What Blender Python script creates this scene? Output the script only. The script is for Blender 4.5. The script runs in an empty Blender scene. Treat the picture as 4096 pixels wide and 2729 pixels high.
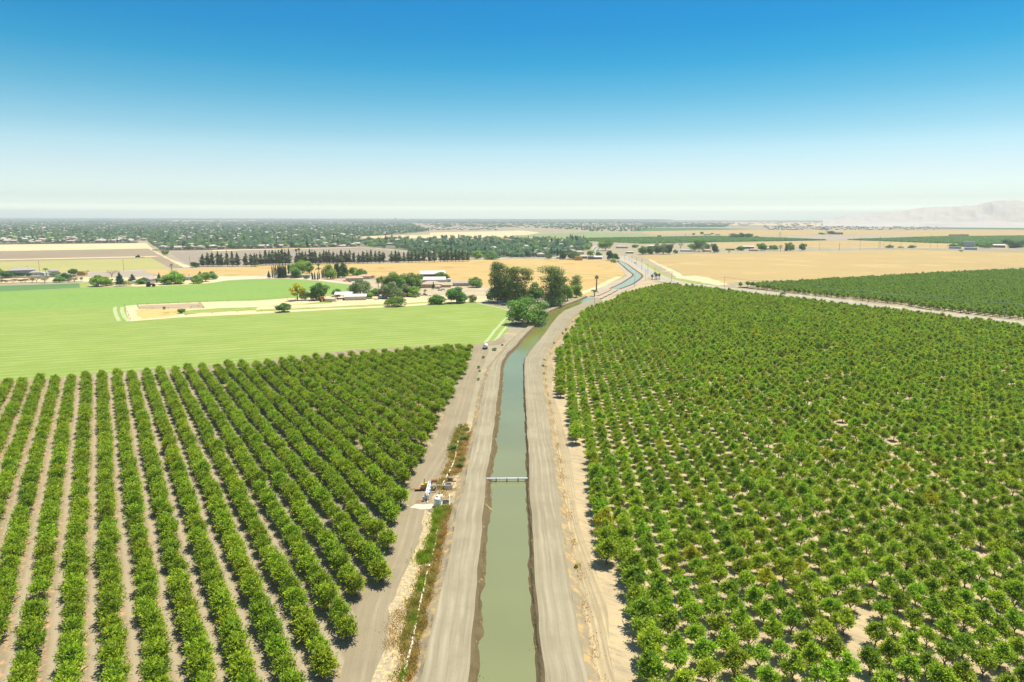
SKY_TINT = [(0.0, (3.2, 3.6, 3.3)), (.5, (3.2, 3.6, 3.3)), (1.0, (1.68, 1.86, 1.88)), (1.5, (1.27, 1.42, 1.50)), (3.5, (1.14, 1.20, 1.26)), (5.35, (.93, 1.14, 1.15)), (6.65, (.66, 1.02, 1.05)), (9.2, (.29, .86, .955)),
            (11.7, (.06, .735, .926)), (14.0, (.006, .645, .928)), (16.5, (0, .62, .955)), (19.5, (.30, .74, .96)), (25.0, (.60, .85, 1.0)), (30.0, (.55, .80, .95))]
SKY_STR, EXPO = .091, .52
HAZE_D, HAZE_COL = .8e-4, (.90, .95, 1.0, 1)
import bpy, math, random
import numpy as np
from mathutils import Vector, Matrix
from mathutils.geometry import tessellate_polygon

rng = np.random.default_rng(11)
random.seed(11)
C = bpy.context.scene.collection
scene = bpy.context.scene
CAM_H, F = 70.0, 2730.667
PITCH, ROLL = math.radians(10.224), math.radians(0.1)
CAM_M = Matrix.Rotation(math.pi / 2 - PITCH, 3, 'X') @ Matrix.Rotation(ROLL, 3, 'Z')

# ---------------------------------------------------------------- survey: photograph readings turned into places on the ground
def ray(u, v):
    return CAM_M @ Vector((u - 2048.0, 1364.5 - v, -F))
def G(u, v, z=0.0):
    d = ray(u, v)
    t = (z - CAM_H) / min(d.z, -0.5)
    return (d.x * t, d.y * t)
CROPS = {'c1': (0, 850, 2.2988), 'c2': (1024, 850, 2.2988), 'c3': (1848, 850, 2.2988), 'c4': (2572, 750, 2.2988),
         'c5': (3272, 750, 2.8507), 'c6': (0, 840, 3.92), 'c7': (1600, 1850, 3.92), 'c8': (1400, 2129, 2.6133),
         'r1': (0, 1400, 2.354), 'r2': (0, 2063, 2.354), 'r3': (900, 1700, 2.354), 'r4': (2200, 1500, 2.354),
         'r5': (3096, 1500, 2.354), 'r6': (2200, 2063, 2.354), 'r7': (3096, 2063, 2.354), 'r8': (1900, 1100, 2.941),
         's': (0, 0, 1.0)}
def uv(k, x, y):
    a, b, s = CROPS[k]
    return a + x / s, b + y / s
def P(k, x, y, z=0.0):
    return G(*uv(k, x, y), z)
def L(k, *xy, z=0.0):
    return [P(k, xy[i], xy[i + 1], z) for i in range(0, len(xy), 2)]
def rise(k, x, yb, yt):
    b = P(k, x, yb); d = ray(*uv(k, x, yt))
    return CAM_H + d.z * math.hypot(*b) / math.hypot(d.x, d.y)
def span(k, x, y, px):
    b = P(k, x, y)
    return px / CROPS[k][2] / F * math.hypot(math.hypot(*b), CAM_H)

# ---------------------------------------------------------------- objects
def tag(o, label=None, cat=None, group=None, kind=None):
    if label: o['label'] = label
    if cat: o['category'] = cat
    if group: o['group'] = group
    if kind: o['kind'] = kind
    return o
def empty(name, loc, label, cat, rz=0.0, group=None, sc=None):
    o = bpy.data.objects.new(name, None); C.objects.link(o)
    o.location = loc; o.rotation_euler = (0, 0, rz)
    if sc: o.scale = sc
    o.empty_display_size = 0.5
    return tag(o, label, cat, group)
def raw_mesh(name, V, faces, mats, fmat=None, uvs=None, tint=None, smooth=False):
    me = bpy.data.meshes.new(name)
    V = np.asarray(V, dtype=np.float32).reshape(-1, 3)
    if isinstance(faces, np.ndarray):
        k = faces.shape[1]; nf = len(faces)
        me.vertices.add(len(V)); me.vertices.foreach_set('co', V.ravel())
        me.loops.add(nf * k); me.loops.foreach_set('vertex_index', faces.astype(np.int32).ravel())
        me.polygons.add(nf); me.polygons.foreach_set('loop_start', np.arange(0, nf * k, k, dtype=np.int32))
        me.update(calc_edges=True)
    else:
        me.from_pydata([tuple(map(float, p)) for p in V], [], faces); me.update()
    for m in (mats if isinstance(mats, (list, tuple)) else [mats]):
        me.materials.append(m)
    if fmat is not None:
        me.polygons.foreach_set('material_index', np.asarray(fmat, dtype=np.int32))
    if uvs is not None:
        uvl = me.uv_layers.new(name='UVMap')
        li = np.zeros(len(me.loops), dtype=np.int32); me.loops.foreach_get('vertex_index', li)
        uvl.data.foreach_set('uv', np.asarray(uvs, dtype=np.float32)[li].ravel())
    if tint is not None:
        a = me.attributes.new('tint', 'FLOAT', 'FACE'); a.data.foreach_set('value', np.asarray(tint, dtype=np.float32))
    if smooth:
        me.polygons.foreach_set('use_smooth', np.ones(len(me.polygons), dtype=bool))
    return me
def link(name, me, parent=None, loc=None):
    o = bpy.data.objects.new(name, me); C.objects.link(o)
    if parent is not None: o.parent = parent
    if loc is not None: o.location = loc
    return o
class MB:
    """collects shapes for ONE mesh object"""
    def __init__(s): s.v = []; s.f = []; s.m = []; s.mi = 0
    def add(s, vs, fs):
        n = len(s.v); s.v += [tuple(p) for p in vs]
        s.f += [tuple(i + n for i in f) for f in fs]; s.m += [s.mi] * len(fs)
        return s
    def box(s, cx, cy, cz, sx, sy, sz, rz=0.0, top=1.0):
        c, n = math.cos(rz), math.sin(rz); vs = []
        for dz in (-.5, .5):
            k = top if dz > 0 else 1.0
            for dx, dy in ((-.5, -.5), (.5, -.5), (.5, .5), (-.5, .5)):
                x, y = dx * sx * k, dy * sy * k
                vs.append((cx + x * c - y * n, cy + x * n + y * c, cz + dz * sz))
        return s.add(vs, [(3, 2, 1, 0), (4, 5, 6, 7), (0, 1, 5, 4), (1, 2, 6, 5), (2, 3, 7, 6), (3, 0, 4, 7)])
    def tube(s, p0, p1, r0, r1=None, n=8):
        r1 = r0 if r1 is None else r1
        a, b = Vector(p0), Vector(p1); d = (b - a).normalized()
        x = d.orthogonal().normalized(); y = d.cross(x); vs = []
        for p, r in ((a, r0), (b, r1)):
            for i in range(n):
                t = 2 * math.pi * i / n
                vs.append(p + (x * math.cos(t) + y * math.sin(t)) * r)
        fs = [(i, (i + 1) % n, n + (i + 1) % n, n + i) for i in range(n)]
        return s.add(vs, fs + [tuple(range(n))[::-1], tuple(range(n, 2 * n))])
    def path(s, pts, r, n=6):
        for a, b in zip(pts, pts[1:]): s.tube(a, b, r, n=n)
        return s
    def lathe(s, prof, c=(0, 0, 0), n=16):
        vs = []; k = len(prof)
        for r, z in prof:
            for i in range(n):
                t = 2 * math.pi * i / n; vs.append((c[0] + r * math.cos(t), c[1] + r * math.sin(t), c[2] + z))
        fs = [(j * n + i, j * n + (i + 1) % n, (j + 1) * n + (i + 1) % n, (j + 1) * n + i) for j in range(k - 1) for i in range(n)]
        return s.add(vs, fs + [tuple(range(n))[::-1], tuple(range((k - 1) * n, k * n))])
    def prism(s, prof, x0, x1):
        """profile in (y, z), swept along x"""
        n = len(prof)
        vs = [(x0, y, z) for y, z in prof] + [(x1, y, z) for y, z in prof]
        fs = [(i, (i + 1) % n, n + (i + 1) % n, n + i) for i in range(n)]
        return s.add(vs, fs + [tuple(range(n))[::-1], tuple(range(n, 2 * n))])
    def build(s, name, mats, parent=None, loc=None, smooth=False):
        return link(name, raw_mesh(name, s.v, s.f, mats, s.m, smooth=smooth), parent, loc)

# ---------------------------------------------------------------- materials
def lin(r, g, b):
    f = lambda c: (c / 255 / 12.92) if c <= 10 else ((c / 255 + .055) / 1.055) ** 2.4
    return (f(r), f(g), f(b), 1.0)
class NT:
    def __init__(s, name):
        s.m = bpy.data.materials.new(name); s.m.use_nodes = True
        s.t = s.m.node_tree; s.n = s.t.nodes; s.b = s.n['Principled BSDF']; s.o = s.n['Material Output']
    def node(s, typ, **kw):
        nd = s.n.new(typ)
        for k, v in kw.items(): setattr(nd, k, v)
        return nd
    def to(s, a, b): s.t.links.new(a, b)
    def val(s, sock, v):
        if hasattr(v, 'is_output'): s.to(v, sock)
        else: sock.default_value = v
    def math(s, op, a, b=0.0, c=None):
        nd = s.node('ShaderNodeMath', operation=op); s.val(nd.inputs[0], a); s.val(nd.inputs[1], b)
        if c is not None: s.val(nd.inputs[2], c)
        return nd.outputs[0]
    def mix(s, f, a, b, blend='MIX'):
        nd = s.node('ShaderNodeMix', data_type='RGBA', blend_type=blend); s.val(nd.inputs[0], f)
        s.val(nd.inputs[6], a); s.val(nd.inputs[7], b); return nd.outputs[2]
    def pos(s): return s.node('ShaderNodeNewGeometry').outputs['Position']
    def obj(s): return s.node('ShaderNodeTexCoord').outputs['Object']
    def mapping(s, vec, rz=0.0, sc=(1, 1, 1)):
        nd = s.node('ShaderNodeMapping'); nd.vector_type = 'POINT'; s.to(vec, nd.inputs[0])
        nd.inputs['Rotation'].default_value = (0, 0, rz); nd.inputs['Scale'].default_value = sc
        return nd.outputs[0]
    def noise(s, vec, scale, detail=3.0, rough=.55, lo=.35, hi=.65):
        nd = s.node('ShaderNodeTexNoise'); s.to(vec, nd.inputs['Vector']); nd.inputs['Scale'].default_value = scale
        nd.inputs['Detail'].default_value = detail; nd.inputs['Roughness'].default_value = rough
        mr = s.node('ShaderNodeMapRange'); s.to(nd.outputs[0], mr.inputs[0])
        mr.inputs[1].default_value = lo; mr.inputs[2].default_value = hi
        return mr.outputs[0]
    def ramp(s, f, stops):
        nd = s.node('ShaderNodeValToRGB'); s.val(nd.inputs[0], f); e = nd.color_ramp.elements
        while len(e) < len(stops): e.new(.5)
        for el, (p, c) in zip(e, stops): el.position = p; el.color = c
        return nd.outputs[0]
    def stripe(s, vec, ang, period, phase=0.0, lo=.3, hi=.7, wob=0.0):
        """0..1 bands along direction ang (radians, math convention), repeating across it"""
        m = s.mapping(vec, rz=-ang)
        sep = s.node('ShaderNodeSeparateXYZ'); s.to(m, sep.inputs[0]); y = sep.outputs[1]
        if wob:
            nz = s.node('ShaderNodeTexNoise'); s.to(m, nz.inputs['Vector']); nz.inputs['Scale'].default_value = .15
            y = s.math('ADD', y, s.math('MULTIPLY', s.math('SUBTRACT', nz.outputs[0], .5), wob))
        y = s.math('ADD', s.math('DIVIDE', y, period), phase)
        w = s.math('ADD', s.math('MULTIPLY', s.math('COSINE', s.math('MULTIPLY', y, 2 * math.pi)), .5), .5)
        mr = s.node('ShaderNodeMapRange'); s.to(w, mr.inputs[0]); mr.inputs[1].default_value = lo; mr.inputs[2].default_value = hi
        return mr.outputs[0]
    def done(s, col, rough=.9, spec=.2, bump=None, bump_d=.05, metal=0.0):
        s.val(s.b.inputs['Base Color'], col); s.val(s.b.inputs['Roughness'], rough)
        s.b.inputs['Specular IOR Level'].default_value = spec; s.b.inputs['Metallic'].default_value = metal
        if bump is not None:
            bp = s.node('ShaderNodeBump'); bp.inputs['Strength'].default_value = .6; bp.inputs['Distance'].default_value = bump_d
            s.to(bump, bp.inputs['Height']); s.to(bp.outputs[0], s.b.inputs['Normal'])
        return s.m
_mats = {}
def plain(name, rgb, rough=.7, spec=.3, metal=0.0, var=.18, scale=1.5):
    if name in _mats: return _mats[name]
    t = NT(name); c = tuple(rgb) + (1.0,)
    d = tuple(x * (1 - var) for x in rgb) + (1.0,); l = tuple(min(1, x * (1 + var)) for x in rgb) + (1.0,)
    _mats[name] = t.done(t.mix(t.noise(t.obj(), scale), d, l), rough, spec, metal=metal)
    return _mats[name]
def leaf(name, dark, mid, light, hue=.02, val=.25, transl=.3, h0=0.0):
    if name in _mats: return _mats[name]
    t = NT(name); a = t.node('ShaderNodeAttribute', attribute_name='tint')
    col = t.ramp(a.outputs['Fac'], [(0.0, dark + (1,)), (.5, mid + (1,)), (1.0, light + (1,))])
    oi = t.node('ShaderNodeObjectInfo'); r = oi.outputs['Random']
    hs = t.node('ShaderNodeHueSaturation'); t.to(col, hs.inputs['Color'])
    t.val(hs.inputs['Hue'], t.math('ADD', .5 - hue / 2 + h0, t.math('MULTIPLY', r, hue)))
    r2 = t.math('FRACT', t.math('MULTIPLY', r, 7.31))
    t.val(hs.inputs['Value'], t.math('ADD', 1 - val / 2, t.math('MULTIPLY', r2, val)))
    t.val(t.b.inputs['Base Color'], hs.outputs[0]); t.b.inputs['Roughness'].default_value = .55
    t.b.inputs['Specular IOR Level'].default_value = .25
    tr = t.node('ShaderNodeBsdfTranslucent'); t.to(hs.outputs[0], tr.inputs[0])
    mx = t.node('ShaderNodeMixShader'); mx.inputs[0].default_value = transl
    t.to(t.b.outputs[0], mx.inputs[1]); t.to(tr.outputs[0], mx.inputs[2]); t.to(mx.outputs[0], t.o.inputs['Surface'])
    _mats[name] = t.m
    return t.m
def soil(name, a, b, c=None, s1=.02, s2=.25, s3=2.0, streak=None, amount=.5, spot=None, spot_scale=.4, spot_lo=.55, spot_hi=.65):
    """ground: two tones over a large noise, fine grain, streaks along one direction, patches of a third tone"""
    if name in _mats: return _mats[name]
    t = NT(name); p = t.pos()
    f = t.math('MULTIPLY_ADD', t.noise(p, s1, 4), .55, t.math('MULTIPLY', t.noise(p, s2, 4), .45))
    col = t.mix(f, a, b)
    if streak is not None:
        ang, across, along = streak
        m = t.mapping(p, rz=-ang)
        m2 = t.mapping(m, sc=(along, across, 1))
        col = t.mix(t.math('MULTIPLY', t.noise(m2, 1.0, 4, .6, .42, .62), amount), col, c or b)
    if spot is not None:
        col = t.mix(t.noise(p, spot_scale, 5, .62, spot_lo, spot_hi), col, spot)
    g = t.noise(p, s3, 3, .6, .3, .7)
    col = t.mix(t.math('MULTIPLY', g, .22), col, (0, 0, 0, 1), 'MULTIPLY') if False else t.mix(t.math('MULTIPLY', g, .16), col, tuple(x * .55 for x in a[:3]) + (1,))
    _mats[name] = t.done(col, .95, .1, bump=g, bump_d=.08)
    return _mats[name]

def area(name, pts, m, z, label, cat='field', jit=0.0, step=6.0, kind='structure'):
    """a ground sheet lying z above the one below, its edge roughened in plan"""
    out = []
    for (x0, y0), (x1, y1) in zip(pts, pts[1:] + pts[:1]):
        n = max(1, min(60, int(math.hypot(x1 - x0, y1 - y0) / step))) if jit else 1
        for i in range(n):
            t = i / n; j = jit if i else 0
            out.append((x0 + (x1 - x0) * t + random.uniform(-j, j), y0 + (y1 - y0) * t + random.uniform(-j, j)))
    v3 = [Vector((x, y, 0)) for x, y in out]
    tr = tessellate_polygon([v3])
    fs = []
    for a, b, c in tr:
        n = (v3[b] - v3[a]).cross(v3[c] - v3[a]).z
        fs.append((a, b, c) if n > 0 else (a, c, b))
    return tag(link(name, raw_mesh(name, [(x, y, z) for x, y in out], fs, m)), label, cat, kind=kind)
def inside(pts, q):
    x, y = q[:, 0], q[:, 1]; r = np.zeros(len(q), bool)
    for (x0, y0), (x1, y1) in zip(pts, pts[1:] + pts[:1]):
        c = (y0 > y) != (y1 > y)
        r ^= c & (x < (x1 - x0) * (y - y0) / (y1 - y0 + 1e-12) + x0)
    return r
def edge_dist(pl, q):
    """distance from the points q to an open polyline"""
    d = np.full(len(q), 1e9)
    for a, b in zip(pl, pl[1:]):
        a = np.array(a); b = np.array(b); ab = b - a
        t = np.clip(((q - a) @ ab) / (ab @ ab + 1e-9), 0, 1)
        d = np.minimum(d, np.hypot(*(q - (a + t[:, None] * ab)).T))
    return d
def resample(pl, n):
    pl = np.array(pl, float); s = np.r_[0, np.cumsum(np.hypot(*np.diff(pl, axis=0).T))]
    # smooth through the readings
    t = np.linspace(0, s[-1], n)
    return np.c_[np.interp(t, s, pl[:, 0]), np.interp(t, s, pl[:, 1])], t
def smooth_line(pl, k):
    a = pl.copy()
    for _ in range(k):
        a[1:-1] = (a[:-2] + a[1:-1] * 2 + a[2:]) / 4
    return a
def strip(name, left, right, m, z, label, cat='road', n=120, kind='structure', sm=6):
    a, t = resample(left, n); b, _ = resample(right, n); a = smooth_line(a, sm); b = smooth_line(b, sm)
    V = []; U = []
    for i in range(n):
        V += [(a[i, 0], a[i, 1], z), (b[i, 0], b[i, 1], z)]
        w = math.hypot(*(b[i] - a[i])); U += [(0, t[i]), (w, t[i])]
    fs = np.array([(2 * i, 2 * i + 1, 2 * i + 3, 2 * i + 2) for i in range(n - 1)])
    return tag(link(name, raw_mesh(name, V, fs, m, uvs=U)), label, cat, kind=kind)
def offset_line(pl, w):
    pl = np.array(pl, float); d = np.gradient(pl, axis=0); d /= np.hypot(*d.T)[:, None] + 1e-9
    return pl + np.c_[-d[:, 1], d[:, 0]] * w
def unit(a): return a / (np.linalg.norm(a, axis=1, keepdims=True) + 1e-9)

# ---------------------------------------------------------------- plants
def quads(c, axis, nrm, Ls, Ws):
    b = unit(np.cross(nrm, axis)); Ls = Ls[:, None]; Ws = Ws[:, None]
    V = np.stack([c - axis * Ls * .5, c + b * Ws * .5 + axis * Ls * .05, c + axis * Ls * .5, c - b * Ws * .5 + axis * Ls * .05], axis=1).reshape(-1, 3)
    return V, np.arange(len(c) * 4).reshape(-1, 4)
def sphere_dirs(r, n, up=0.0):
    d = r.normal(size=(n, 3)); d[:, 2] += up; return unit(d)
def crown_shoots(name, blobs, shoots, per, Lf, Wf, m, seed, up=.5, reach=(.75, 1.2), floor=.5):
    """leaves strung along shoots that leave each lobe: the ragged look of an unpruned fruit tree"""
    r = np.random.default_rng(seed); cs = []; ax = []; tn = []
    w = np.array([b[3] * b[4] for b in blobs]); w = w / w.sum()
    for (x, y, z, rh, rv), k in zip(blobs, w):
        n = max(3, int(shoots * k)); d = sphere_dirs(r, n, up); rad = np.array([rh, rh, rv])
        e = r.uniform(*reach, size=(n, 1)); bt = r.normal(0, .13)
        bend = sphere_dirs(r, n, .8) * .25
        st = r.uniform(.5, .95)
        for j in range(per):
            f = .3 + .7 * (j + r.uniform(0, 1, (n, 1))) / per
            cs.append(np.array([x, y, z]) + (d + bend * f * f) * rad * e * f + r.normal(0, .09 * rh ** .5, (n, 3)))
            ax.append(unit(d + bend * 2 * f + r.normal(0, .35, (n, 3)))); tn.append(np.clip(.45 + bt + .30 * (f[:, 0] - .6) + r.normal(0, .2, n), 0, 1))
    c = np.concatenate(cs); a = np.concatenate(ax); t = np.concatenate(tn)
    k = c[:, 2] > floor; c, a, t = c[k], a[k], t[k]
    nn = unit(np.c_[np.zeros((len(c), 2)), np.ones(len(c))] * 1.0 + r.normal(0, .45, (len(c), 3)) + unit(c - c.mean(0)) * .35)
    V, Fq = quads(c, a, nn, r.uniform(.7, 1.35, len(c)) * Lf, r.uniform(.7, 1.3, len(c)) * Wf)
    return raw_mesh(name, V, Fq, m, tint=t)
def crown_shell(name, blobs, n, Lf, m, seed, shell=(.72, 1.06), up=.25, droop=0.0, floor=.3, fill=.15, flat=.5, aspect=.6):
    """leaf clumps set over uneven lobes, with some inside, so that the outline is ragged and gaps show"""
    r = np.random.default_rng(seed)
    w = np.array([(b[3] * b[4]) ** .9 for b in blobs]); w /= w.sum()
    bi = r.choice(len(blobs), n, p=w); B = np.array(blobs)[bi]
    d = sphere_dirs(r, n, up); f = r.uniform(*shell, n); ins = r.random(n) < fill; f[ins] *= r.uniform(.3, .9, ins.sum())
    lump = 1 + .10 * np.sin(d[:, 0] * 5 + bi) * np.cos(d[:, 1] * 6 + bi * 2) + .08 * np.sin(d[:, 2] * 9 + bi)
    c = B[:, :3] + d * np.c_[B[:, 3], B[:, 3], B[:, 4]] * (f * lump)[:, None]
    bt = r.normal(0, .13, len(blobs))
    t = np.clip(.45 + bt[bi] + r.normal(0, .15, n), 0, 1)
    k = c[:, 2] > floor; c, d, t = c[k], d[k], t[k]
    nn = unit(d * flat + np.array([0, 0, .55]) + r.normal(0, .42, (len(c), 3)))
    a = unit(np.cross(nn, r.normal(size=(len(c), 3)))); a = unit(a + np.array([0, 0, -droop]))
    V, Fq = quads(c, a, nn, r.uniform(.65, 1.4, len(c)) * Lf, r.uniform(.65, 1.4, len(c)) * Lf * aspect)
    return raw_mesh(name, V, Fq, m, tint=t)
def trunk_mesh(name, h, r0, m, limbs=5, spread=1.2, rise_=1.6, seed=0, n=7, lean=0.0):
    r = random.Random(seed); b = MB()
    top = Vector((lean + r.uniform(-.05, .05) * h, r.uniform(-.05, .05) * h, h)); mid = top * .5 + Vector((r.uniform(-.03, .03) * h, 0, 0))
    b.tube((0, 0, -.15), tuple(mid), r0 * 1.15, r0 * .9, n); b.tube(tuple(mid), tuple(top), r0 * .9, r0 * .7, n)
    for i in range(limbs):
        a = 2 * math.pi * (i + r.uniform(-.3, .3)) / max(1, limbs); s = spread * r.uniform(.7, 1.2)
        e1 = top + Vector((math.cos(a) * s * .5, math.sin(a) * s * .5, rise_ * .55)); e2 = e1 + Vector((math.cos(a + .3) * s * .6, math.sin(a + .3) * s * .6, rise_ * r.uniform(.4, .7)))
        b.tube(tuple(top), tuple(e1), r0 * .5, r0 * .35, 5); b.tube(tuple(e1), tuple(e2), r0 * .35, r0 * .12, 5)
        e3 = e1 + Vector((math.cos(a - .6) * s * .5, math.sin(a - .6) * s * .5, rise_ * r.uniform(.3, .6))); b.tube(tuple(e1), tuple(e3), r0 * .25, r0 * .1, 5)
    return raw_mesh(name, b.v, b.f, m)

# ---------------------------------------------------------------- camera, sun, sky, air
cd = bpy.data.cameras.new('camera'); cam = bpy.data.objects.new('camera', cd); C.objects.link(cam)
cd.lens = 24.0; cd.sensor_width = 36.0; cd.clip_start = 1.0; cd.clip_end = 120000.0
cam.matrix_world = Matrix.Translation((0, 0, CAM_H)) @ CAM_M.to_4x4()
scene.camera = cam
SUN_AZ, SUN_EL = math.radians(56), math.radians(73)
ld = bpy.data.lights.new('sun', 'SUN'); sun = bpy.data.objects.new('sun', ld); C.objects.link(sun)
ld.energy = 4.85; ld.angle = math.radians(0.53); ld.color = (1.0, .945, .76)
sdir = Vector((math.sin(SUN_AZ) * math.cos(SUN_EL), math.cos(SUN_AZ) * math.cos(SUN_EL), math.sin(SUN_EL)))
sun.rotation_euler = sdir.to_track_quat('Z', 'Y').to_euler()
sun.location = (0, 0, 900)
w = bpy.data.worlds.new('World'); scene.world = w; w.use_nodes = True
wt = w.node_tree; wn = wt.nodes; bg = wn['Background']
sky = wn.new('ShaderNodeTexSky'); sky.sky_type = 'NISHITA'; sky.sun_disc = False
sky.sun_elevation = SUN_EL; sky.sun_rotation = SUN_AZ
sky.altitude = 0; sky.air_density = 1.0; sky.dust_density = .5; sky.ozone_density = 1.5
tc = wn.new('ShaderNodeTexCoord'); sx = wn.new('ShaderNodeSeparateXYZ'); wt.links.new(tc.outputs['Generated'], sx.inputs[0])
mr = wn.new('ShaderNodeMapRange'); mr.inputs[1].default_value = 0.0; mr.inputs[2].default_value = .5; wt.links.new(sx.outputs[2], mr.inputs[0])
rp_ = wn.new('ShaderNodeValToRGB'); rp_.color_ramp.interpolation = 'LINEAR'; el_ = rp_.color_ramp.elements; wt.links.new(mr.outputs[0], rp_.inputs[0])
while len(el_) < len(SKY_TINT): el_.new(.5)
for e_, (deg, c_) in zip(el_, SKY_TINT):              # dusty white low, deep blue higher; paler overhead added for water reflection and fill
    e_.position = min(1.0, math.sin(math.radians(deg)) / .5); e_.color = (*c_, 1)
mxs = wn.new('ShaderNodeMix'); mxs.data_type = 'RGBA'; mxs.blend_type = 'MULTIPLY'; mxs.inputs[0].default_value = 1.0
wt.links.new(sky.outputs[0], mxs.inputs[6]); wt.links.new(rp_.outputs[0], mxs.inputs[7]); wt.links.new(mxs.outputs[2], bg.inputs['Color'])
bg.inputs['Strength'].default_value = SKY_STR
scene.view_settings.view_transform = 'Standard'; scene.view_settings.look = 'None'
scene.view_settings.exposure = EXPO; scene.view_settings.gamma = 1.0
scene.cycles.use_denoising = True
scene.cycles.max_bounces = 5; scene.cycles.diffuse_bounces = 3; scene.cycles.glossy_bounces = 2
scene.cycles.transparent_max_bounces = 6; scene.cycles.volume_bounces = 0
scene.cycles.caustics_reflective = False; scene.cycles.caustics_refractive = False

hz = MB(); hz.box(0, 9000, 149, 50000, 30000, 302)
nt = NT('haze_air'); nt.n.remove(nt.b)
pv = nt.node('ShaderNodeVolumePrincipled'); pv.inputs['Color'].default_value = HAZE_COL
pv.inputs['Density'].default_value = HAZE_D; pv.inputs['Anisotropy'].default_value = 0.0
nt.to(pv.outputs[0], nt.o.inputs['Volume'])
if HAZE_D > 0:
    tag(hz.build('haze', nt.m), 'pale summer haze in the air over the valley', 'haze', kind='stuff')

def proj(x, y, z):
    d = CAM_M.transposed() @ Vector((x, y, z - CAM_H))
    return 2048 - d.x / d.z * F, 1364.5 + d.y / d.z * F, -d.z
def in_view(q, z=2.0, mu=150, md=120):
    R = np.array(CAM_M.transposed())
    d = np.c_[q, np.full(len(q), z - CAM_H)] @ R.T
    u = 2048 - d[:, 0] / d[:, 2] * F; v = 1364.5 + d[:, 1] / d[:, 2] * F
    return (d[:, 2] < 0) & (u > -mu) & (u < 4096 + mu) & (v < 2729 + md)

# ---------------------------------------------------------------- ground colours
EARTH = soil('dry_earth', (.36, .31, .215, 1), (.30, .255, .175, 1), s1=.006, s2=.09, spot=(.46, .37, .22, 1), spot_scale=.03)
# ground reaching the horizon
gv = [(-24500, -3000, 0), (24500, -3000, 0), (24500, 23500, 0), (-24500, 23500, 0)]
tag(link('ground', raw_mesh('ground', gv, [(0, 1, 2, 3)], EARTH)), 'dry flat valley ground reaching the horizon', 'ground', kind='structure')

ROW_AZ = math.radians(-30.98)
RD = np.array([math.sin(ROW_AZ), math.cos(ROW_AZ)]); RN = np.array([math.cos(ROW_AZ), -math.sin(ROW_AZ)])
ROW_ANG = math.atan2(RD[1], RD[0]); SP = 5.65
Q0 = float(np.array(G(430, 2063, 3.0)) @ RN)

def orchard_soil():
    t = NT('orchard_soil'); p = t.pos()
    col = t.mix(t.noise(p, .05, 4), (.30, .24, .165, 1), (.245, .195, .13, 1))
    # pale wheel dust along the middle of each alley, straw litter beside the trees
    ph = -(Q0 + 0.0) / SP
    mid = t.stripe(p, ROW_ANG, SP, phase=-(-Q0) / SP + .5, lo=.80, hi=1.0, wob=.5)
    side = t.stripe(p, ROW_ANG, SP, phase=Q0 / SP + .22, lo=.62, hi=.95, wob=.6)
    col = t.mix(t.math('MULTIPLY', mid, .55), col, (.43, .36, .26, 1))
    lit = t.math('MULTIPLY', side, t.noise(p, .55, 5, .65, .50, .62))
    col = t.mix(t.math('MULTIPLY', lit, .8), col, (.58, .33, .17, 1))
    g = t.noise(p, 3.0, 3); col = t.mix(t.math('MULTIPLY', g, .18), col, (.20, .165, .12, 1))
    return t.done(col, .95, .1, bump=g, bump_d=.06)
def swath_field(name, a, b, c, ang, period, fine):
    t = NT(name); p = t.pos()
    col = t.mix(t.noise(p, .012, 4), a, b)
    col = t.mix(t.math('MULTIPLY', t.noise(p, .035, 5, .65, .5, .7), .4), col, tuple(x * k for x, k in zip(a[:3], (1.25, 1.05, 1.2))) + (1,))
    st = t.stripe(p, ang, period, lo=.25, hi=.75, wob=1.6)
    st2 = t.stripe(p, ang, period * 2.7, lo=.2, hi=.9, wob=3.0)
    col = t.mix(t.math('MULTIPLY', st, t.math('MULTIPLY_ADD', t.noise(p, .04, 4), .4, .16)), col, c)
    col = t.mix(t.math('MULTIPLY', st2, .25), col, b)
    m = t.mapping(t.mapping(p, rz=-ang), sc=(.06, .9, 1)); col = t.mix(t.math('MULTIPLY', t.noise(m, 1.0, 4, .6, .45, .6), .35), col, c)
    g = t.noise(p, fine, 4, .65, .35, .7); col = t.mix(t.math('MULTIPLY', g, .35), col, tuple(x * .55 for x in a[:3]) + (1,))
    return t.done(col, .9, .1, bump=g, bump_d=.15)

fa = G(0, 1523); fb = G(1000, 1455); SW_ANG = math.atan2(fb[1] - fa[1], fb[0] - fa[0])
M_SOIL = orchard_soil()
M_ALF1 = swath_field('mown_alfalfa', (.235, .315, .058, 1), (.185, .275, .045, 1), (.40, .44, .17, 1), SW_ANG, 7.4, .8)
M_ALF2 = swath_field('growing_alfalfa', (.185, .31, .066, 1), (.225, .34, .08, 1), (.245, .35, .095, 1), SW_ANG, 23, .22)
M_ALF3 = soil('dark_crop', (.085, .175, .062, 1), (.115, .21, .075, 1), c=(.20, .31, .12, 1), s1=.03, s2=.3, streak=(SW_ANG, .25, .004))
M_WHEAT = soil('ripe_wheat', (.49, .335, .135, 1), (.45, .30, .115, 1), c=(.57, .41, .19, 1), s1=.01, s2=.06, streak=(0.05, .12, .006), amount=.7, spot=(.40, .27, .09, 1), spot_scale=.025)
M_WHEAT2 = soil('cut_wheat', (.43, .315, .145, 1), (.47, .34, .145, 1), c=(.36, .26, .125, 1), s1=.006, s2=.04, streak=(-.04, .14, .004), amount=.6, spot=(.50, .36, .165, 1), spot_scale=.012)
M_CREAM = soil('bleached_straw', (.66, .53, .33, 1), (.62, .47, .27, 1), c=(.55, .42, .25, 1), s1=.02, s2=.2, streak=(SW_ANG, .3, .02))
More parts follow.
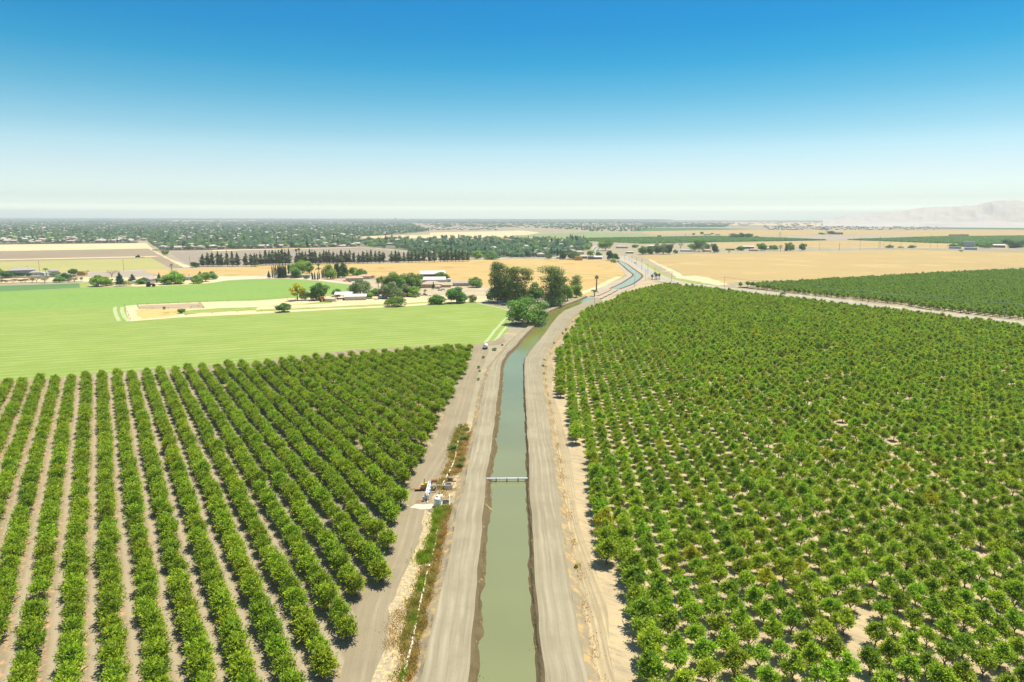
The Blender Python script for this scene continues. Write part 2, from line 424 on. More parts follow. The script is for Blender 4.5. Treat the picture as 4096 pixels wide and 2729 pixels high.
M_PLOW = soil('plowed_soil', (.25, .195, .14, 1), (.30, .24, .17, 1), c=(.36, .28, .18, 1), s1=.01, s2=.08, streak=(.06, .2, .004), amount=.6)
M_PLOW2 = soil('plowed_grey_soil', (.27, .22, .18, 1), (.31, .255, .205, 1), c=(.34, .28, .22, 1), s1=.01, s2=.08, streak=(-.35, .12, .005), amount=.5)
M_FALLOW = soil('fallow_green', (.36, .34, .13, 1), (.44, .37, .16, 1), c=(.30, .33, .12, 1), s1=.01, s2=.05, streak=(.03, .12, .004), amount=.6)
M_GOLD = soil('dry_golden_grass', (.60, .37, .12, 1), (.62, .44, .20, 1), s1=.03, s2=.2, spot=(.34, .24, .08, 1), spot_scale=.08)
M_SAND = soil('pale_sand', (.58, .455, .29, 1), (.44, .355, .25, 1), s1=.12, s2=.6, spot=(.36, .295, .205, 1), spot_scale=.25, spot_lo=.5, spot_hi=.6)
M_YARD = soil('farmyard_dirt', (.48, .395, .27, 1), (.40, .32, .215, 1), s1=.04, s2=.3, spot=(.56, .47, .33, 1), spot_scale=.08)
M_GRASS = soil('green_grass', (.21, .30, .06, 1), (.33, .36, .10, 1), s1=.05, s2=.4, spot=(.48, .40, .16, 1), spot_scale=.12)
M_VINE = soil('far_orchard_green', (.075, .15, .06, 1), (.10, .19, .07, 1), s1=.01, s2=.05)
M_PALEG = soil('pale_green_crop', (.20, .26, .115, 1), (.27, .31, .15, 1), c=(.31, .33, .17, 1), s1=.008, s2=.04, streak=(.1, .05, .002))
M_RASP = soil('grey_yard', (.34, .28, .225, 1), (.40, .34, .26, 1), s1=.04, s2=.3)
M_BROWNP = soil('corral_soil', (.43, .33, .215, 1), (.37, .28, .18, 1), s1=.05, s2=.4)

Lc = lambda *a: L(*a)
# left orchard ground
left_far = L('r1', -900, 330, 0, 300, 700, 245, 1400, 190, 2354, 125) + L('c2', 900, 1265, 1900, 1215, 2110, 1212)
o_soil = left_far + L('r3', 2260, 30, 2110, 350, 2000, 620) + L('c8', 560, 480, 350, 1568) + [G(1300, 3100), G(-900, 3100)]
area('orchard_soil', o_soil, M_SOIL, .012, 'grey tan soil under the hedgerow orchard', 'soil')
# the alfalfa fields
alf_r = L('c3', 200, 1212, 330, 1182, 420, 1090, 446, 1010, 440, 900, 330, 862, 190, 842, 130, 826)
area('alfalfa_field', left_far[::-1][::-1] + alf_r + L('c2', 1760, 838, 1360, 866, 700, 895, 0, 934) + L('c1', 1640, 967, 1200, 1002, 1165, 940, 1150, 862, 600, 885, 0, 915, -400, 930),
     M_ALF1, .024, 'mown alfalfa field striped with pale swaths behind the hedgerow orchard', 'field', jit=.5, step=5)
area('growing_crop_field', L('c1', -400, 930, 0, 915, 600, 885, 1150, 862, 1260, 850, 1900, 823, 2354, 812) + L('c2', 290, 790, 640, 770, 760, 748, 900, 690, 880, 668, 760, 655, 600, 635, 300, 613, 0, 616) + L('c1', 2100, 628, 1900, 655, 1640, 668, 1380, 680, 860, 690, 0, 728, -400, 745),
     M_ALF2, .036, 'lush blue green crop field before the tree shaded farmhouses', 'field', jit=.8, step=6)
area('dark_crop_field', L('c1', -400, 745, 0, 728, 735, 692, 728, 652, 0, 674, -400, 690), M_ALF3, .036, 'narrow dark green crop strip beside the scrubby fruit trees', 'field')
area('mown_patch', L('c1', 735, 692, 822, 689, 818, 648, 728, 652), M_GRASS, .036, 'small mown patch at the end of the dark crop strip', 'field')
# turning tracks worn in the alfalfa
def track(k, pts, wm, m, z, label, name='dirt_track', n=60):
    pl, _ = resample(L(k, *pts), n); pl = smooth_line(pl, 3)
    return strip(name, offset_line(pl, wm / 2), offset_line(pl, -wm / 2), m, z, label, 'track', n=n, sm=0)
M_WORN = soil('worn_alfalfa', (.42, .47, .26, 1), (.36, .43, .2, 1), s1=.1, s2=.6)
track('c3', (205, 1205, 255, 1150, 300, 1085, 345, 1040, 390, 985, 430, 960, 442, 925, 425, 900, 370, 885, 300, 868, 150, 838), 1.9, M_WORN, .04, 'pale wheel track curving along the edge of the mown alfalfa', n=80)
track('c3', (285, 1200, 330, 1150, 370, 1095, 410, 1050, 440, 1010), 2.0, M_WORN, .04, 'shorter pale wheel track beside the big round tree')
track('c1', (1060, 870, 1055, 900, 1070, 950, 1095, 998), 2.6, M_WORN, .04, 'pale wheel track at the fenced corner of the alfalfa, outer one')
track('c1', (1125, 870, 1120, 905, 1145, 960, 1185, 1003), 2.8, M_WORN, .04, 'pale wheel track at the fenced corner of the alfalfa, inner one')
# pasture strip between the fields
past = L('c1', 1150, 862, 1260, 850, 1900, 823, 2354, 812) + L('c2', 290, 790, 640, 770, 900, 765, 1700, 760, 2150, 770, 2140, 815, 2040, 825, 1760, 838, 1360, 866, 700, 895, 0, 934) + L('c1', 1640, 967, 1200, 1002, 1165, 940)
area('pasture', past, M_CREAM, .048, 'bleached pasture strip between the two green fields', 'pasture')
area('corral', L('c1', 1265, 858, 1840, 835, 1880, 880, 1275, 890), M_BROWNP, .06, 'bare brown corral ground inside the post fence', 'corral', jit=1.6, step=5)
area('dry_grass_patch', L('c1', 1245, 900, 1400, 890, 1660, 892, 1680, 935, 1560, 958, 1300, 985, 1255, 940), M_GOLD, .06, 'golden dry grass beside the small round pasture tree', 'pasture', jit=2.0)
area('grass_strip', L('c1', 1700, 905, 2000, 882, 2354, 872) + L('c2', 300, 855, 700, 835, 700, 812, 330, 850, 0, 870, 0, 900) + L('c1', 2354, 900, 1860, 925, 1700, 945), M_GRASS, .06, 'faded green grass strip along the pasture lane', 'pasture', jit=1.5)
area('grass_strip', L('c2', 0, 898, 330, 885, 1000, 850, 1200, 845, 1200, 858, 330, 897, 0, 914), M_GRASS, .066, 'green ditch bank strip above the mown alfalfa', 'pasture', jit=1.2)
area('grass_strip', L('c2', 1360, 838, 1600, 820, 1600, 832, 1370, 850), M_GRASS, .066, 'short green strip beside the dark round field edge tree', 'pasture', jit=1.2)
area('farmyard', L('c2', 740, 775, 900, 690, 930, 640, 1040, 620, 1500, 660, 1780, 620, 2150, 690, 2160, 775, 1700, 762, 900, 768), M_YARD, .05, 'pale dusty farmyard around the red barn', 'yard', jit=2)
area('garden_yard', L('c2', 0, 614, 300, 610, 600, 632, 760, 652, 900, 668, 1000, 640, 830, 580, 600, 560, 100, 560, 0, 590), M_YARD, .05, 'dirt yard around the cypress sheltered farmhouse', 'yard', jit=2)
area('farm_lane', L('c2', -1000, 640, 0, 608, 300, 604, 600, 628, 900, 662, 900, 654, 610, 618, 300, 596, 0, 590, -1000, 600), soil('lane_gravel', (.62, .53, .42, 1), (.56, .47, .36, 1)), .062, 'white gravel lane along the top of the crop field', 'lane')
area('garden_yard', L('c1', -300, 655, 690, 630, 830, 640, 860, 685, 1380, 678, 1640, 668, 1900, 652, 2100, 625, 2354, 612, 2354, 585, 1900, 590, 1400, 590, 700, 598, -300, 605), M_CREAM, .05, 'dry pale ground around the scrub trees and the grey shed', 'yard', jit=2)
area('grey_lot', L('c1', 700, 590, 720, 560, 1300, 530, 1440, 585, 1200, 600), M_RASP, .056, 'grey dirt lot around the straw bale stack', 'yard', jit=2)
# wheat and plowed fields beyond
area('wheat_field', L('c1', 1280, 535, 1700, 520, 2354, 495) + L('c2', 0, 490, 600, 478, 1150, 464, 2000, 436, 2354, 430) + L('c3', 760, 428, 1340, 440, 1420, 470, 1500, 560, 1480, 590, 1300, 690, 1180, 765, 1000, 790) + L('c2', 2150, 690, 1780, 625, 1400, 590, 1000, 600, 600, 560, 0, 590) + L('c1', 1480, 580), M_WHEAT, .03, 'golden wheat field behind the red barn and the tall eucalyptus', 'field')
track('c3', (400, 478, 700, 520, 1000, 560, 1250, 580, 1420, 575, 1480, 590), 6, M_GRASS, .05, 'weedy ditch line crossing the golden wheat field')
track('c3', (1060, 755, 1250, 690, 1400, 610, 1450, 590), 8, M_CREAM, .05, 'pale headland track along the canal side of the wheat')
M_ROADG = soil('worn_asphalt', (.50, .455, .41, 1), (.45, .41, .37, 1), s1=.02, s2=.3)
M_TARM = soil('asphalt', (.33, .32, .31, 1), (.37, .355, .34, 1), s1=.03, s2=.4)
rl = L('c1', -300, 578, 680, 556, 1550, 521, 2354, 490) + L('c2', 600, 475, 1150, 463, 2000, 437, 2200, 432) + L('c3', 400, 420, 900, 414)
pl, _ = resample(rl, 120)
strip('country_road', offset_line(pl, 4.5), offset_line(pl, -4.5), M_ROADG, .07, 'pale country road running past the pine windbreak', 'road', sm=2)
area('straw_field', L('c1', -600, 375, 0, 356, 1400, 332, 1310, 283, 0, 296, -600, 305), M_CREAM, .05, 'cream stubble field in front of the suburb houses', 'field')
area('plowed_field', L('c1', -600, 375, 0, 356, 1400, 332, 1500, 404, 1390, 420, 0, 455, -600, 475), M_PLOW, .07, 'dark half plowed field with the working tractor', 'field')
area('straw_strip', L('c1', -600, 450, 0, 432, 1420, 402, 1470, 404, 1390, 411, 0, 439, -600, 458), M_CREAM, .12, 'unplowed straw strip across the plowed field', 'field', jit=.8)
area('fallow_field', L('c1', -600, 475, 0, 455, 1390, 420, 1570, 516, 680, 552, -300, 575), M_FALLOW, .07, 'fading green fallow field behind the grey farmhouse', 'field')
area('plowed_wedge', L('c1', 1390, 420, 1500, 404, 1700, 508, 1570, 516), M_PLOW, .08, 'bare brown wedge beside the straight dirt track', 'field')
area('dirt_track', L('c1', 1310, 283, 1345, 283, 1420, 350, 1560, 430, 1765, 500, 1690, 508, 1500, 410, 1380, 340), M_CREAM, .09, 'pale straight dirt track between the plowed fields', 'track', jit=2.0)
area('plowed_field', L('c1', 1560, 368, 2354, 345) + L('c2', 0, 340, 930, 320, 1200, 345, 1420, 375, 1500, 455, 1150, 462, 600, 474, 0, 488) + L('c1', 2354, 490, 1770, 500, 1640, 430), M_PLOW2, .05, 'grey plowed field behind the pine windbreak', 'field')
area('straw_strip', L('c2', -400, 358, 0, 345, 930, 322, 950, 316, 0, 334, -400, 346), M_CREAM, .12, 'cream margin of the plowed field below the white houses', 'field', jit=2)
# right-hand side
area('wheat_field', L('c3', 1560, 395, 1900, 388, 2354, 376) + L('c4', 900, 602, 2354, 576) + L('c5', 1000, 712, 2349, 742, 3200, 760, 3200, 880, 2349, 905, 0, 1045) + L('c4', 850, 872, 760, 895, 480, 850, 300, 760, 110, 690, 20, 640), M_WHEAT2, .03, 'broad cut wheat field between the highway and the distant railway', 'field')
area('sand_bank', L('c4', 380, 815, 480, 812, 600, 830, 800, 895, 700, 905, 480, 860, 300, 830, 240, 770, 60, 670, 30, 640, 120, 690, 260, 750), M_CREAM, .05, 'bleached bank at the corner of the cut wheat field', 'bank', jit=2.5)
area('verge', L('c4', 20, 690, 110, 745, 190, 800, 300, 835, 430, 860, 650, 895, 760, 908, 400, 878, 220, 850, 130, 800, 0, 720), M_GRASS, .06, 'weedy verge between the highway and the wheat', 'verge', jit=1.5)

# ---------------------------------------------------------------- canal, its banks and dirt roads
def loft(name, rows, zs, m, label, cat, kind='structure', us=None):
    n = len(rows[0]); k = len(rows); V = []; U = []
    s = np.r_[0, np.cumsum(np.hypot(*np.diff(rows[0], axis=0).T))]
    for j in range(k):
        z = zs[j] if hasattr(zs[j], '__len__') else np.full(n, zs[j])
        w = np.hypot(*(rows[j] - rows[0]).T)
        V.append(np.c_[rows[j], z]); U.append(np.c_[w, s])
    V = np.concatenate(V); U = np.concatenate(U)
    fs = [(j * n + i, j * n + i + 1, (j + 1) * n + i + 1, (j + 1) * n + i) for j in range(k - 1) for i in range(n - 1)]
    a, b, c = V[fs[0][0]], V[fs[0][1]], V[fs[0][3]]
    if np.cross(b - a, c - a)[2] < 0: fs = [f[::-1] for f in fs]
    return tag(link(name, raw_mesh(name, V, fs, m, uvs=U, smooth=False)), label, cat, kind=kind)
def wob(n, amp, k, seed):
    r = np.random.default_rng(seed); a = r.normal(0, 1, n)
    for _ in range(k): a = np.convolve(np.r_[a[0], a, a[-1]], [.25, .5, .25], 'valid')
    return a / (a.std() + 1e-9) * amp
def dirt_road(name, a, b, c, tracks, streak=.9):
    t = NT(name); uvn = t.node('ShaderNodeUVMap'); uvn.uv_map = 'UVMap'; p = t.pos()
    m = t.mapping(uvn.outputs[0], sc=(1.1, .022, 1)); m2 = t.mapping(uvn.outputs[0], sc=(4.2, .06, 1))
    col = t.mix(t.noise(p, .09, 4), a, b)
    mod = t.noise(p, .035, 4, .6, .38, .62)
    col = t.mix(t.math('MULTIPLY', t.math('MULTIPLY', t.noise(m, 1.0, 6, .68, .42, .62), t.math('MULTIPLY_ADD', mod, .6, .4)), .6 * streak), col, c)
    col = t.mix(t.math('MULTIPLY', t.noise(p, .22, 5, .65, .54, .68), .5), col, b)
    col = t.mix(t.math('MULTIPLY', t.noise(m2, 1.0, 4, .6, .45, .62), .4 * streak), col, tuple(x * .72 for x in a[:3]) + (1,))
    sep = t.node('ShaderNodeSeparateXYZ'); t.to(uvn.outputs[0], sep.inputs[0])
    nz = t.node('ShaderNodeTexNoise'); t.to(t.mapping(uvn.outputs[0], sc=(.0, .02, 1)), nz.inputs['Vector']); nz.inputs['Scale'].default_value = 1.0
    x = t.math('ADD', sep.outputs[0], t.math('MULTIPLY', t.math('SUBTRACT', nz.outputs[0], .5), .7))
    for x0, wd in tracks:
        d = t.math('ABSOLUTE', t.math('SUBTRACT', x, x0)); mr = t.node('ShaderNodeMapRange'); t.to(d, mr.inputs[0])
        mr.inputs[1].default_value = wd; mr.inputs[2].default_value = wd * .1; mr.inputs[3].default_value = 0; mr.inputs[4].default_value = 1
        col = t.mix(t.math('MULTIPLY', mr.outputs[0], t.math('MULTIPLY_ADD', t.noise(p, .12, 5), .5, .08)), col, c)
    g = t.noise(p, 2.5, 4, .65, .3, .7); col = t.mix(t.math('MULTIPLY', g, .2), col, tuple(x * .7 for x in a[:3]) + (1,))
    return t.done(col, .95, .1, bump=g, bump_d=.07)
M_DIRT = dirt_road('levee_dirt', (.315, .27, .185, 1), (.25, .212, .143, 1), (.45, .39, .28, 1), [(2.2, .6), (4.2, .6), (6.4, .5)])
M_TRK = dirt_road('track_dirt', (.30, .245, .165, 1), (.25, .205, .137, 1), (.38, .315, .22, 1), [(3.0, .5), (5.0, .5)], .6)
M_BANK = soil('damp_bank', (.115, .085, .045, 1), (.17, .13, .07, 1), s1=.4, s2=2.0, spot=(.46, .33, .14, 1), spot_scale=.5, spot_lo=.62, spot_hi=.7)
M_SLOPE = soil('levee_slope', (.33, .275, .185, 1), (.26, .21, .14, 1), s1=.1, s2=.7, spot=(.50, .34, .15, 1), spot_scale=.5, spot_lo=.5, spot_hi=.62)
wlp = [(1880, 3150), (1911, 2729), (1920, 2588), (1930, 2435), (1940, 2263), (1955, 2129), (1960, 2067), (1965, 1965), (1962, 1906), (1977, 1855), (1991, 1740), (2002, 1630), (2010, 1545), (2012, 1500), (2018, 1457), (2035, 1424), (2067, 1396), (2090, 1365), (2138, 1314), (2165, 1285), (2196, 1252), (2240, 1232), (2308, 1208), (2349, 1189)]
wrp = [(2180, 3150), (2146, 2729), (2135, 2550), (2119, 2359), (2114, 2263), (2115, 2129), (2113, 2105), (2103, 1978), (2105, 1850), (2100, 1740), (2095, 1630), (2092, 1530), (2091, 1467), (2096, 1440), (2114, 1413), (2138, 1386), (2158, 1362), (2182, 1331), (2203, 1300), (2230, 1268), (2256, 1246), (2301, 1229), (2352, 1209), (2386, 1193)]
rlp = [(1560, 3150), (1683, 2729), (1733, 2473), (1786, 2282), (1813, 2148), (1826, 2041), (1858, 1950), (1872, 1865), (1900, 1740), (1920, 1630), (1942, 1525), (1966, 1457), (1995, 1423), (2036, 1372), (2072, 1340), (2104, 1314), (2140, 1278), (2180, 1240), (2240, 1218), (2300, 1194), (2340, 1180)]
rrp = [(2460, 3150), (2353, 2729), (2285, 2360), (2250, 2130), (2240, 2040), (2218, 1861), (2200, 1712), (2172, 1542), (2166, 1474), (2182, 1423), (2213, 1365), (2257, 1318), (2294, 1263), (2342, 1236), (2376, 1219), (2410, 1202)]
NS = 420
WL = smooth_line(resample([G(*p, .05) for p in wlp], NS)[0], 10); WR = smooth_line(resample([G(*p, .05) for p in wrp], NS)[0], 10)
RL = smooth_line(resample([G(*p, 1.1) for p in rlp], NS)[0], 10); RR = smooth_line(resample([G(*p, 1.1) for p in rrp], NS)[0], 10)
nL = unit(RL - WL); nR = unit(RR - WR)
def off(base, n, d): return base + n * (np.asarray(d).reshape(-1, 1) if hasattr(d, '__len__') else d)
jl, jr = wob(NS, .17, 1, 1) + wob(NS, .15, 8, 2), wob(NS, .16, 1, 3) + wob(NS, .13, 8, 4)
cl, cr = 1.5 + wob(NS, .12, 6, 5), 1.15 + wob(NS, .1, 5, 6)
def levee(side, W, n, R, j, c, seed):
    loft('canal_bank', [off(W, n, -.6 + j), off(W, n, j), off(W, n, .35 + j * .6), off(W, n, c * .6 + wob(NS, .08, 1, seed)), off(W, n, c)],
         [-.5, .06, .32 + wob(NS, .06, 1, seed + 1), .8 + wob(NS, .07, 1, seed + 2), 1.1], M_BANK, f'dark eroded earth bank on the {side} side of the canal', 'bank')
    loft('canal_road', [off(W, n, c), off(W, n, c + .5), (off(W, n, c) * .67 + R * .33), (off(W, n, c) * .33 + R * .67), R], [1.1, 1.13, 1.14, 1.12, 1.05 + wob(NS, .03, 3, seed + 3)],
         M_DIRT, f'graded pale dirt road on the {side} bank of the canal', 'road')
    loft('levee_slope', [R, off(R, n, .8 + wob(NS, .15, 2, seed + 4)), off(R, n, 2.4 + wob(NS, .3, 2, seed + 5))], [1.05, .62 + wob(NS, .08, 1, seed + 6), -.1], M_SLOPE, f'dry crumbling outer slope of the {side} canal bank', 'bank')
levee('orchard row', WL, nL, RL, jl, cl, 20); levee('big orchard', WR, nR, RR, jr, cr, 40)

t = NT('canal_water'); p = t.pos()
wc = t.mix(t.noise(p, .02, 3), (.205, .205, .055, 1), (.24, .24, .07, 1))
M_WATER = t.done(wc, .12, .5, bump=t.noise(p, 1.2, 3, .5, .3, .7), bump_d=.012)
t.b.inputs['IOR'].default_value = 2.6
wv = [tuple(q) for q in off(WL, nL, 1.0)] + [tuple(q) for q in off(WR, nR, 1.0)][::-1]
area('canal_water', wv, M_WATER, .05, 'murky green canal water reflecting the pale sky', 'water')
def pond(k, lft, rgt, label):
    a, b = L(k, *lft), L(k, *rgt)
    pl = a + b[::-1]; c = np.mean(pl, axis=0)
    A = smooth_line(resample(a, 40)[0], 2); B = smooth_line(resample(b, 40)[0], 2); n = unit(B - A)
    strip('canal_bank', A - n * 2.6, B + n * 2.6, M_BANK, .10, 'dark earth edge of the ' + label, 'bank', n=40, sm=0)
    strip('canal_water', A, B, M_WATER, .16, label, 'water', n=40, sm=0)
pond('c3', (1370, 702, 1480, 652, 1575, 590, 1590, 572, 1545, 543, 1480, 487, 1425, 445), (1435, 707, 1560, 662, 1645, 600, 1652, 578, 1580, 528, 1510, 475, 1442, 443), 'canal water bending beside the highway')
pond('c3', (1226, 380, 1211, 350, 1228, 330, 1243, 317), (1232, 380, 1238, 350, 1256, 332, 1267, 318), 'short canal reach beyond the highway bridge')
M_DFLAT = soil('canal_dirt', (.42, .355, .27, 1), (.36, .30, .225, 1), c=(.52, .44, .34, 1), s1=.03, s2=.3, streak=(.5, .3, .03))
area('canal_dirt', L('c3', 1260, 770, 1230, 790, 1180, 775, 1250, 700, 1400, 640, 1520, 585, 1470, 520, 1410, 470, 1400, 440, 1440, 405, 1530, 440, 1720, 570, 1700, 620, 1560, 690, 1400, 760, 1280, 830, 1245, 845), M_DFLAT, .07, 'graded dirt banks around the canal bend by the highway', 'bank')
area('canal_dirt', L('c3', 1180, 312, 1250, 300, 1290, 315, 1260, 385, 1210, 385, 1200, 350), M_DFLAT, .08, 'graded dirt banks of the canal reach beyond the bridge', 'bank')
area('canal_dam', L('c3', 1225, 797, 1200, 780, 1240, 760, 1380, 700, 1440, 708, 1280, 790, z=.9), M_DFLAT, .9, 'earth dam between the two canal reaches', 'dam', jit=.6)
tp = [P('c3', 1252, 768, 1.1), P('c3', 1372, 712, 1.1)]
b = MB(); b.tube((*tp[0], 1.1), (*tp[1], 1.1), .55, n=10)
tag(b.build('rusty_pipe', plain('rust', (.36, .17, .08))), 'long rusty pipe lying across the canal dam below the palm', 'pipe')

# highway
hw = L('c3', 1452, 405, 1520, 428, 1600, 468, 1690, 530, 1770, 583, 1850, 615, 1980, 648) + L('c4', 560, 908, 850, 943, 1300, 987, 1900, 1062, 2354, 1117) + L('c5', 3200, 1665)
HW = smooth_line(resample(hw, 160)[0], 4)
strip('highway_verge', offset_line(HW, 11), offset_line(HW, -11), M_YARD, .075, 'pale dusty shoulder of the highway between the orchards', 'verge', n=160, sm=0)
t = NT('highway_asphalt'); uvn = t.node('ShaderNodeUVMap'); uvn.uv_map = 'UVMap'
strip('highway', offset_line(HW, 5.5), offset_line(HW, -5.5), M_TARM, .10, 'two lane asphalt highway curving between canal and wheat field', 'road', n=160, sm=0)
mk = plain('road_paint_yellow', (.62, .42, .07)); mw = plain('road_paint_white', (.75, .74, .70))
strip('road_marking', offset_line(HW, .25), offset_line(HW, -.25), mk, .105, 'yellow centre line of the highway', 'marking', n=160, sm=0)
for s_, side in ((1, 'canal'), (-1, 'wheat field')):
    strip('road_marking', offset_line(HW, s_ * 4.2), offset_line(HW, s_ * 4.0), mw, .105, f'white edge line on the {side} side of the highway', 'marking', n=160, sm=0)

# strips between the roads and the orchards
rt = [P('c3', 150, 1222)] + L('c2', 2070, 1262, 2015, 1400, 1945, 1500) + L('r3', 2110, 150, 2015, 320, 1930, 450, 1845, 590, 1800, 720, 1770, 850, 1710, 1080, 1640, 1280) + L('c8', 470, 430, 340, 700, 290, 900, 265, 1150, 190, 1500) + [G(1430, 2950)]
RT = smooth_line(resample(rt, 160)[0], 8)
strip('dirt_track', offset_line(RT, 4.3), offset_line(RT, -4.3), M_TRK, .03, 'dusty tractor track along the ends of the hedgerow orchard', 'track', n=160, sm=0)
strip('dirt_track', *[L('c3', *q) for q in ((100, 1215, 200, 1200, 300, 1180, 380, 1130), (120, 1255, 230, 1225, 330, 1220, 400, 1190))], M_TRK, .05, 'short dirt link from the levee road to the tractor track', 'track', n=30, sm=2)
M_STRAW = soil('straw_litter', (.40, .335, .235, 1), (.35, .29, .2, 1), s1=.2, s2=.8, spot=(.66, .46, .22, 1), spot_scale=1.3, spot_lo=.47, spot_hi=.60)
area('dry_straw', L('r3', 2240, 60, 2180, 200, 2100, 320, 2050, 480, 2020, 600, 2060, 640, 2120, 560, 2200, 250, 2270, 60), M_STRAW, .036, 'bleached straw litter above the pump station', 'straw', jit=.8, step=3)
area('dry_straw', L('r3', 1880, 800, 1830, 1050, 1760, 1250, 1700, 1380) + L('c8', 540, 480, 400, 780, 380, 1050, 330, 1300, 220, 1568) + [G(1420, 2950), G(1590, 2950)] + L('c8', 590, 1500, 640, 1100, 720, 700, 790, 420) + L('r3', 1960, 1060, 1975, 850), M_STRAW, .036, 'broken straw litter between tractor track and concrete ditch', 'straw', jit=.6, step=3)
area('dry_straw', L('c7', 600, 240, 900, 200, 960, 260, 930, 420, 850, 560, 720, 600, 500, 600, 560, 430, 650, 330), M_STRAW, .04, 'orange dry straw around the pump station', 'straw', jit=.5, step=2)
area('wet_concrete', L('c7', 150, 710, 230, 660, 500, 650, 560, 690, 480, 730, 330, 740), plain('old_concrete', (.58, .50, .40)), .05, 'spilled pale concrete pad in front of the filter tanks', 'slab', jit=.3, step=1)
rb = [G(2376, 1221), G(2410, 1204), G(2478, 1178), G(2546, 1143), G(2580, 1120)] + L('c4', 40, 860, 180, 880, 400, 898, 800, 945, 1100, 985, 1500, 1030, 1900, 1080, 2354, 1135) + [G(4500, 1330), G(4500, 3100), G(2400, 3100), G(2353, 2729), G(2285, 2360), G(2240, 2040), G(2200, 1712), G(2166, 1474), G(2213, 1365), G(2294, 1263)]
ODIR = math.radians(90 + 56.4)
t = NT('orchard_floor_straw'); p = t.pos()
m_ = t.mapping(t.mapping(p, rz=-ODIR), sc=(.16, .75, 1))
col = t.mix(t.noise(p, .06, 4), (.54, .42, .255, 1), (.42, .33, .21, 1))
col = t.mix(t.math('MULTIPLY', t.noise(m_, 1.0, 5, .7, .46, .62), .6), col, (.26, .215, .16, 1))
col = t.mix(t.math('MULTIPLY', t.noise(p, .35, 4, .6, .56, .66), .5), col, (.64, .42, .20, 1))
g = t.noise(p, 2.6, 4, .65, .3, .7); col = t.mix(t.math('MULTIPLY', g, .2), col, (.3, .24, .17, 1))
M_OFLOOR = t.done(col, .95, .1, bump=g, bump_d=.08)
area('orchard_soil', rb, M_OFLOOR, .012, 'straw littered pale soil under the big orchard', 'soil')
OE = [P('c3', 1560, 725, 2.5), P('c3', 1400, 805, 2.5), P('c3', 1240, 858, 2.5), P('c3', 1100, 925, 2.5), P('c3', 1025, 1020, 2.5), P('c3', 975, 1120, 2.5), P('c3', 895, 1230, 2.5), P('c3', 845, 1340, 2.5), P('c3', 875, 1420, 2.5)] + \
     L('r4', 30, 60, 75, 190, 130, 320, 160, 450, 205, 600, 230, 740, 260, 900, 285, 1100, 290, 1220, 345, 1400, z=2.5) + L('r6', 345, 100, 430, 270, 490, 420, 520, 560, 610, 720, 610, 900, 615, 1060, 620, 1260, 690, 1420, z=2.5) + [G(2520, 2760, 2.5), G(2590, 3000, 2.5)]
se = smooth_line(resample(OE, 200)[0], 4)
s_l = smooth_line(resample([tuple(q) for q in RR[::-1]], 200)[0], 2)
M_SANDT = dirt_road('sand_track', (.36, .29, .185, 1), (.28, .225, .15, 1), (.70, .54, .31, 1), [(4.0, .7), (6.0, .7), (8.5, .6)], 1.0)
strip('sandy_track', np.array(s_l)[:, :] + 0, offset_line(se, -1.0), M_SANDT, .03, 'sandy straw streaked strip between levee road and big orchard', 'track', n=200, sm=0)

# ---------------------------------------------------------------- orchard trees
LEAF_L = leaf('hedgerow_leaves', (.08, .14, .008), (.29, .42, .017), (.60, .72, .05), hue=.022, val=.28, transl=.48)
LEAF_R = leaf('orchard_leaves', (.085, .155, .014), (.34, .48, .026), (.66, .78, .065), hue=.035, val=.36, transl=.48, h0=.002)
LEAF_Y = leaf('yellowing_orchard_leaves', (.20, .22, .012), (.48, .50, .02), (.70, .68, .05), hue=.02, val=.2, transl=.48)
BARK = plain('grey_bark', (.16, .12, .085), .9, .1)
def orchard_proto(kind, i):
    r = random.Random(100 * kind + i)
    if kind == 0:      # hedgerow: bushy, long along the row (local y), many upright shoots
        bl = [(0, 0, 2.6, 2.05, 1.9)] + [(math.cos(a) * 1.15, math.sin(a) * 1.6, r.uniform(1.7, 3.5), r.uniform(.95, 1.4), r.uniform(.9, 1.4)) for a in [k * math.pi / 4.5 + r.uniform(-.3, .3) for k in range(9)]] + [(r.uniform(-.6, .6), r.uniform(-.9, .9), r.uniform(3.7, 4.3), .9, .8) for _ in range(3)]
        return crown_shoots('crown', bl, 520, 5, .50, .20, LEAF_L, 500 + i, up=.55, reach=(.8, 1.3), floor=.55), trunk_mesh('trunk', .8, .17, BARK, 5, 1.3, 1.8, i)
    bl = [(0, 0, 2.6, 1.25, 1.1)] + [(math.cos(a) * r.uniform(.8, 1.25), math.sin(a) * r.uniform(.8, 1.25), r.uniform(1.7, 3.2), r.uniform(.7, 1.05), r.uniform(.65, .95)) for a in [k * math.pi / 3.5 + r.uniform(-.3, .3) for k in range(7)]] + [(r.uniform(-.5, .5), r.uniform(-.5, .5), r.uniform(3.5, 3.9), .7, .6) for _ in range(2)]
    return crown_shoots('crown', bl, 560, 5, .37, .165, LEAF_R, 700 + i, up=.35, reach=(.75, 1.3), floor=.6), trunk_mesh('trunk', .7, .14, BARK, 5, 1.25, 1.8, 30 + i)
NP = 7
protoL = [orchard_proto(0, i) for i in range(NP)]; protoR = [orchard_proto(1, i) for i in range(NP)]
ye = protoR[0][0].copy(); ye.materials[0] = LEAF_Y; protoR.append((ye, protoR[0][1]))
def pickR(n): return rng.choice(NP + 1, n, p=[.98 / NP] * NP + [.02])
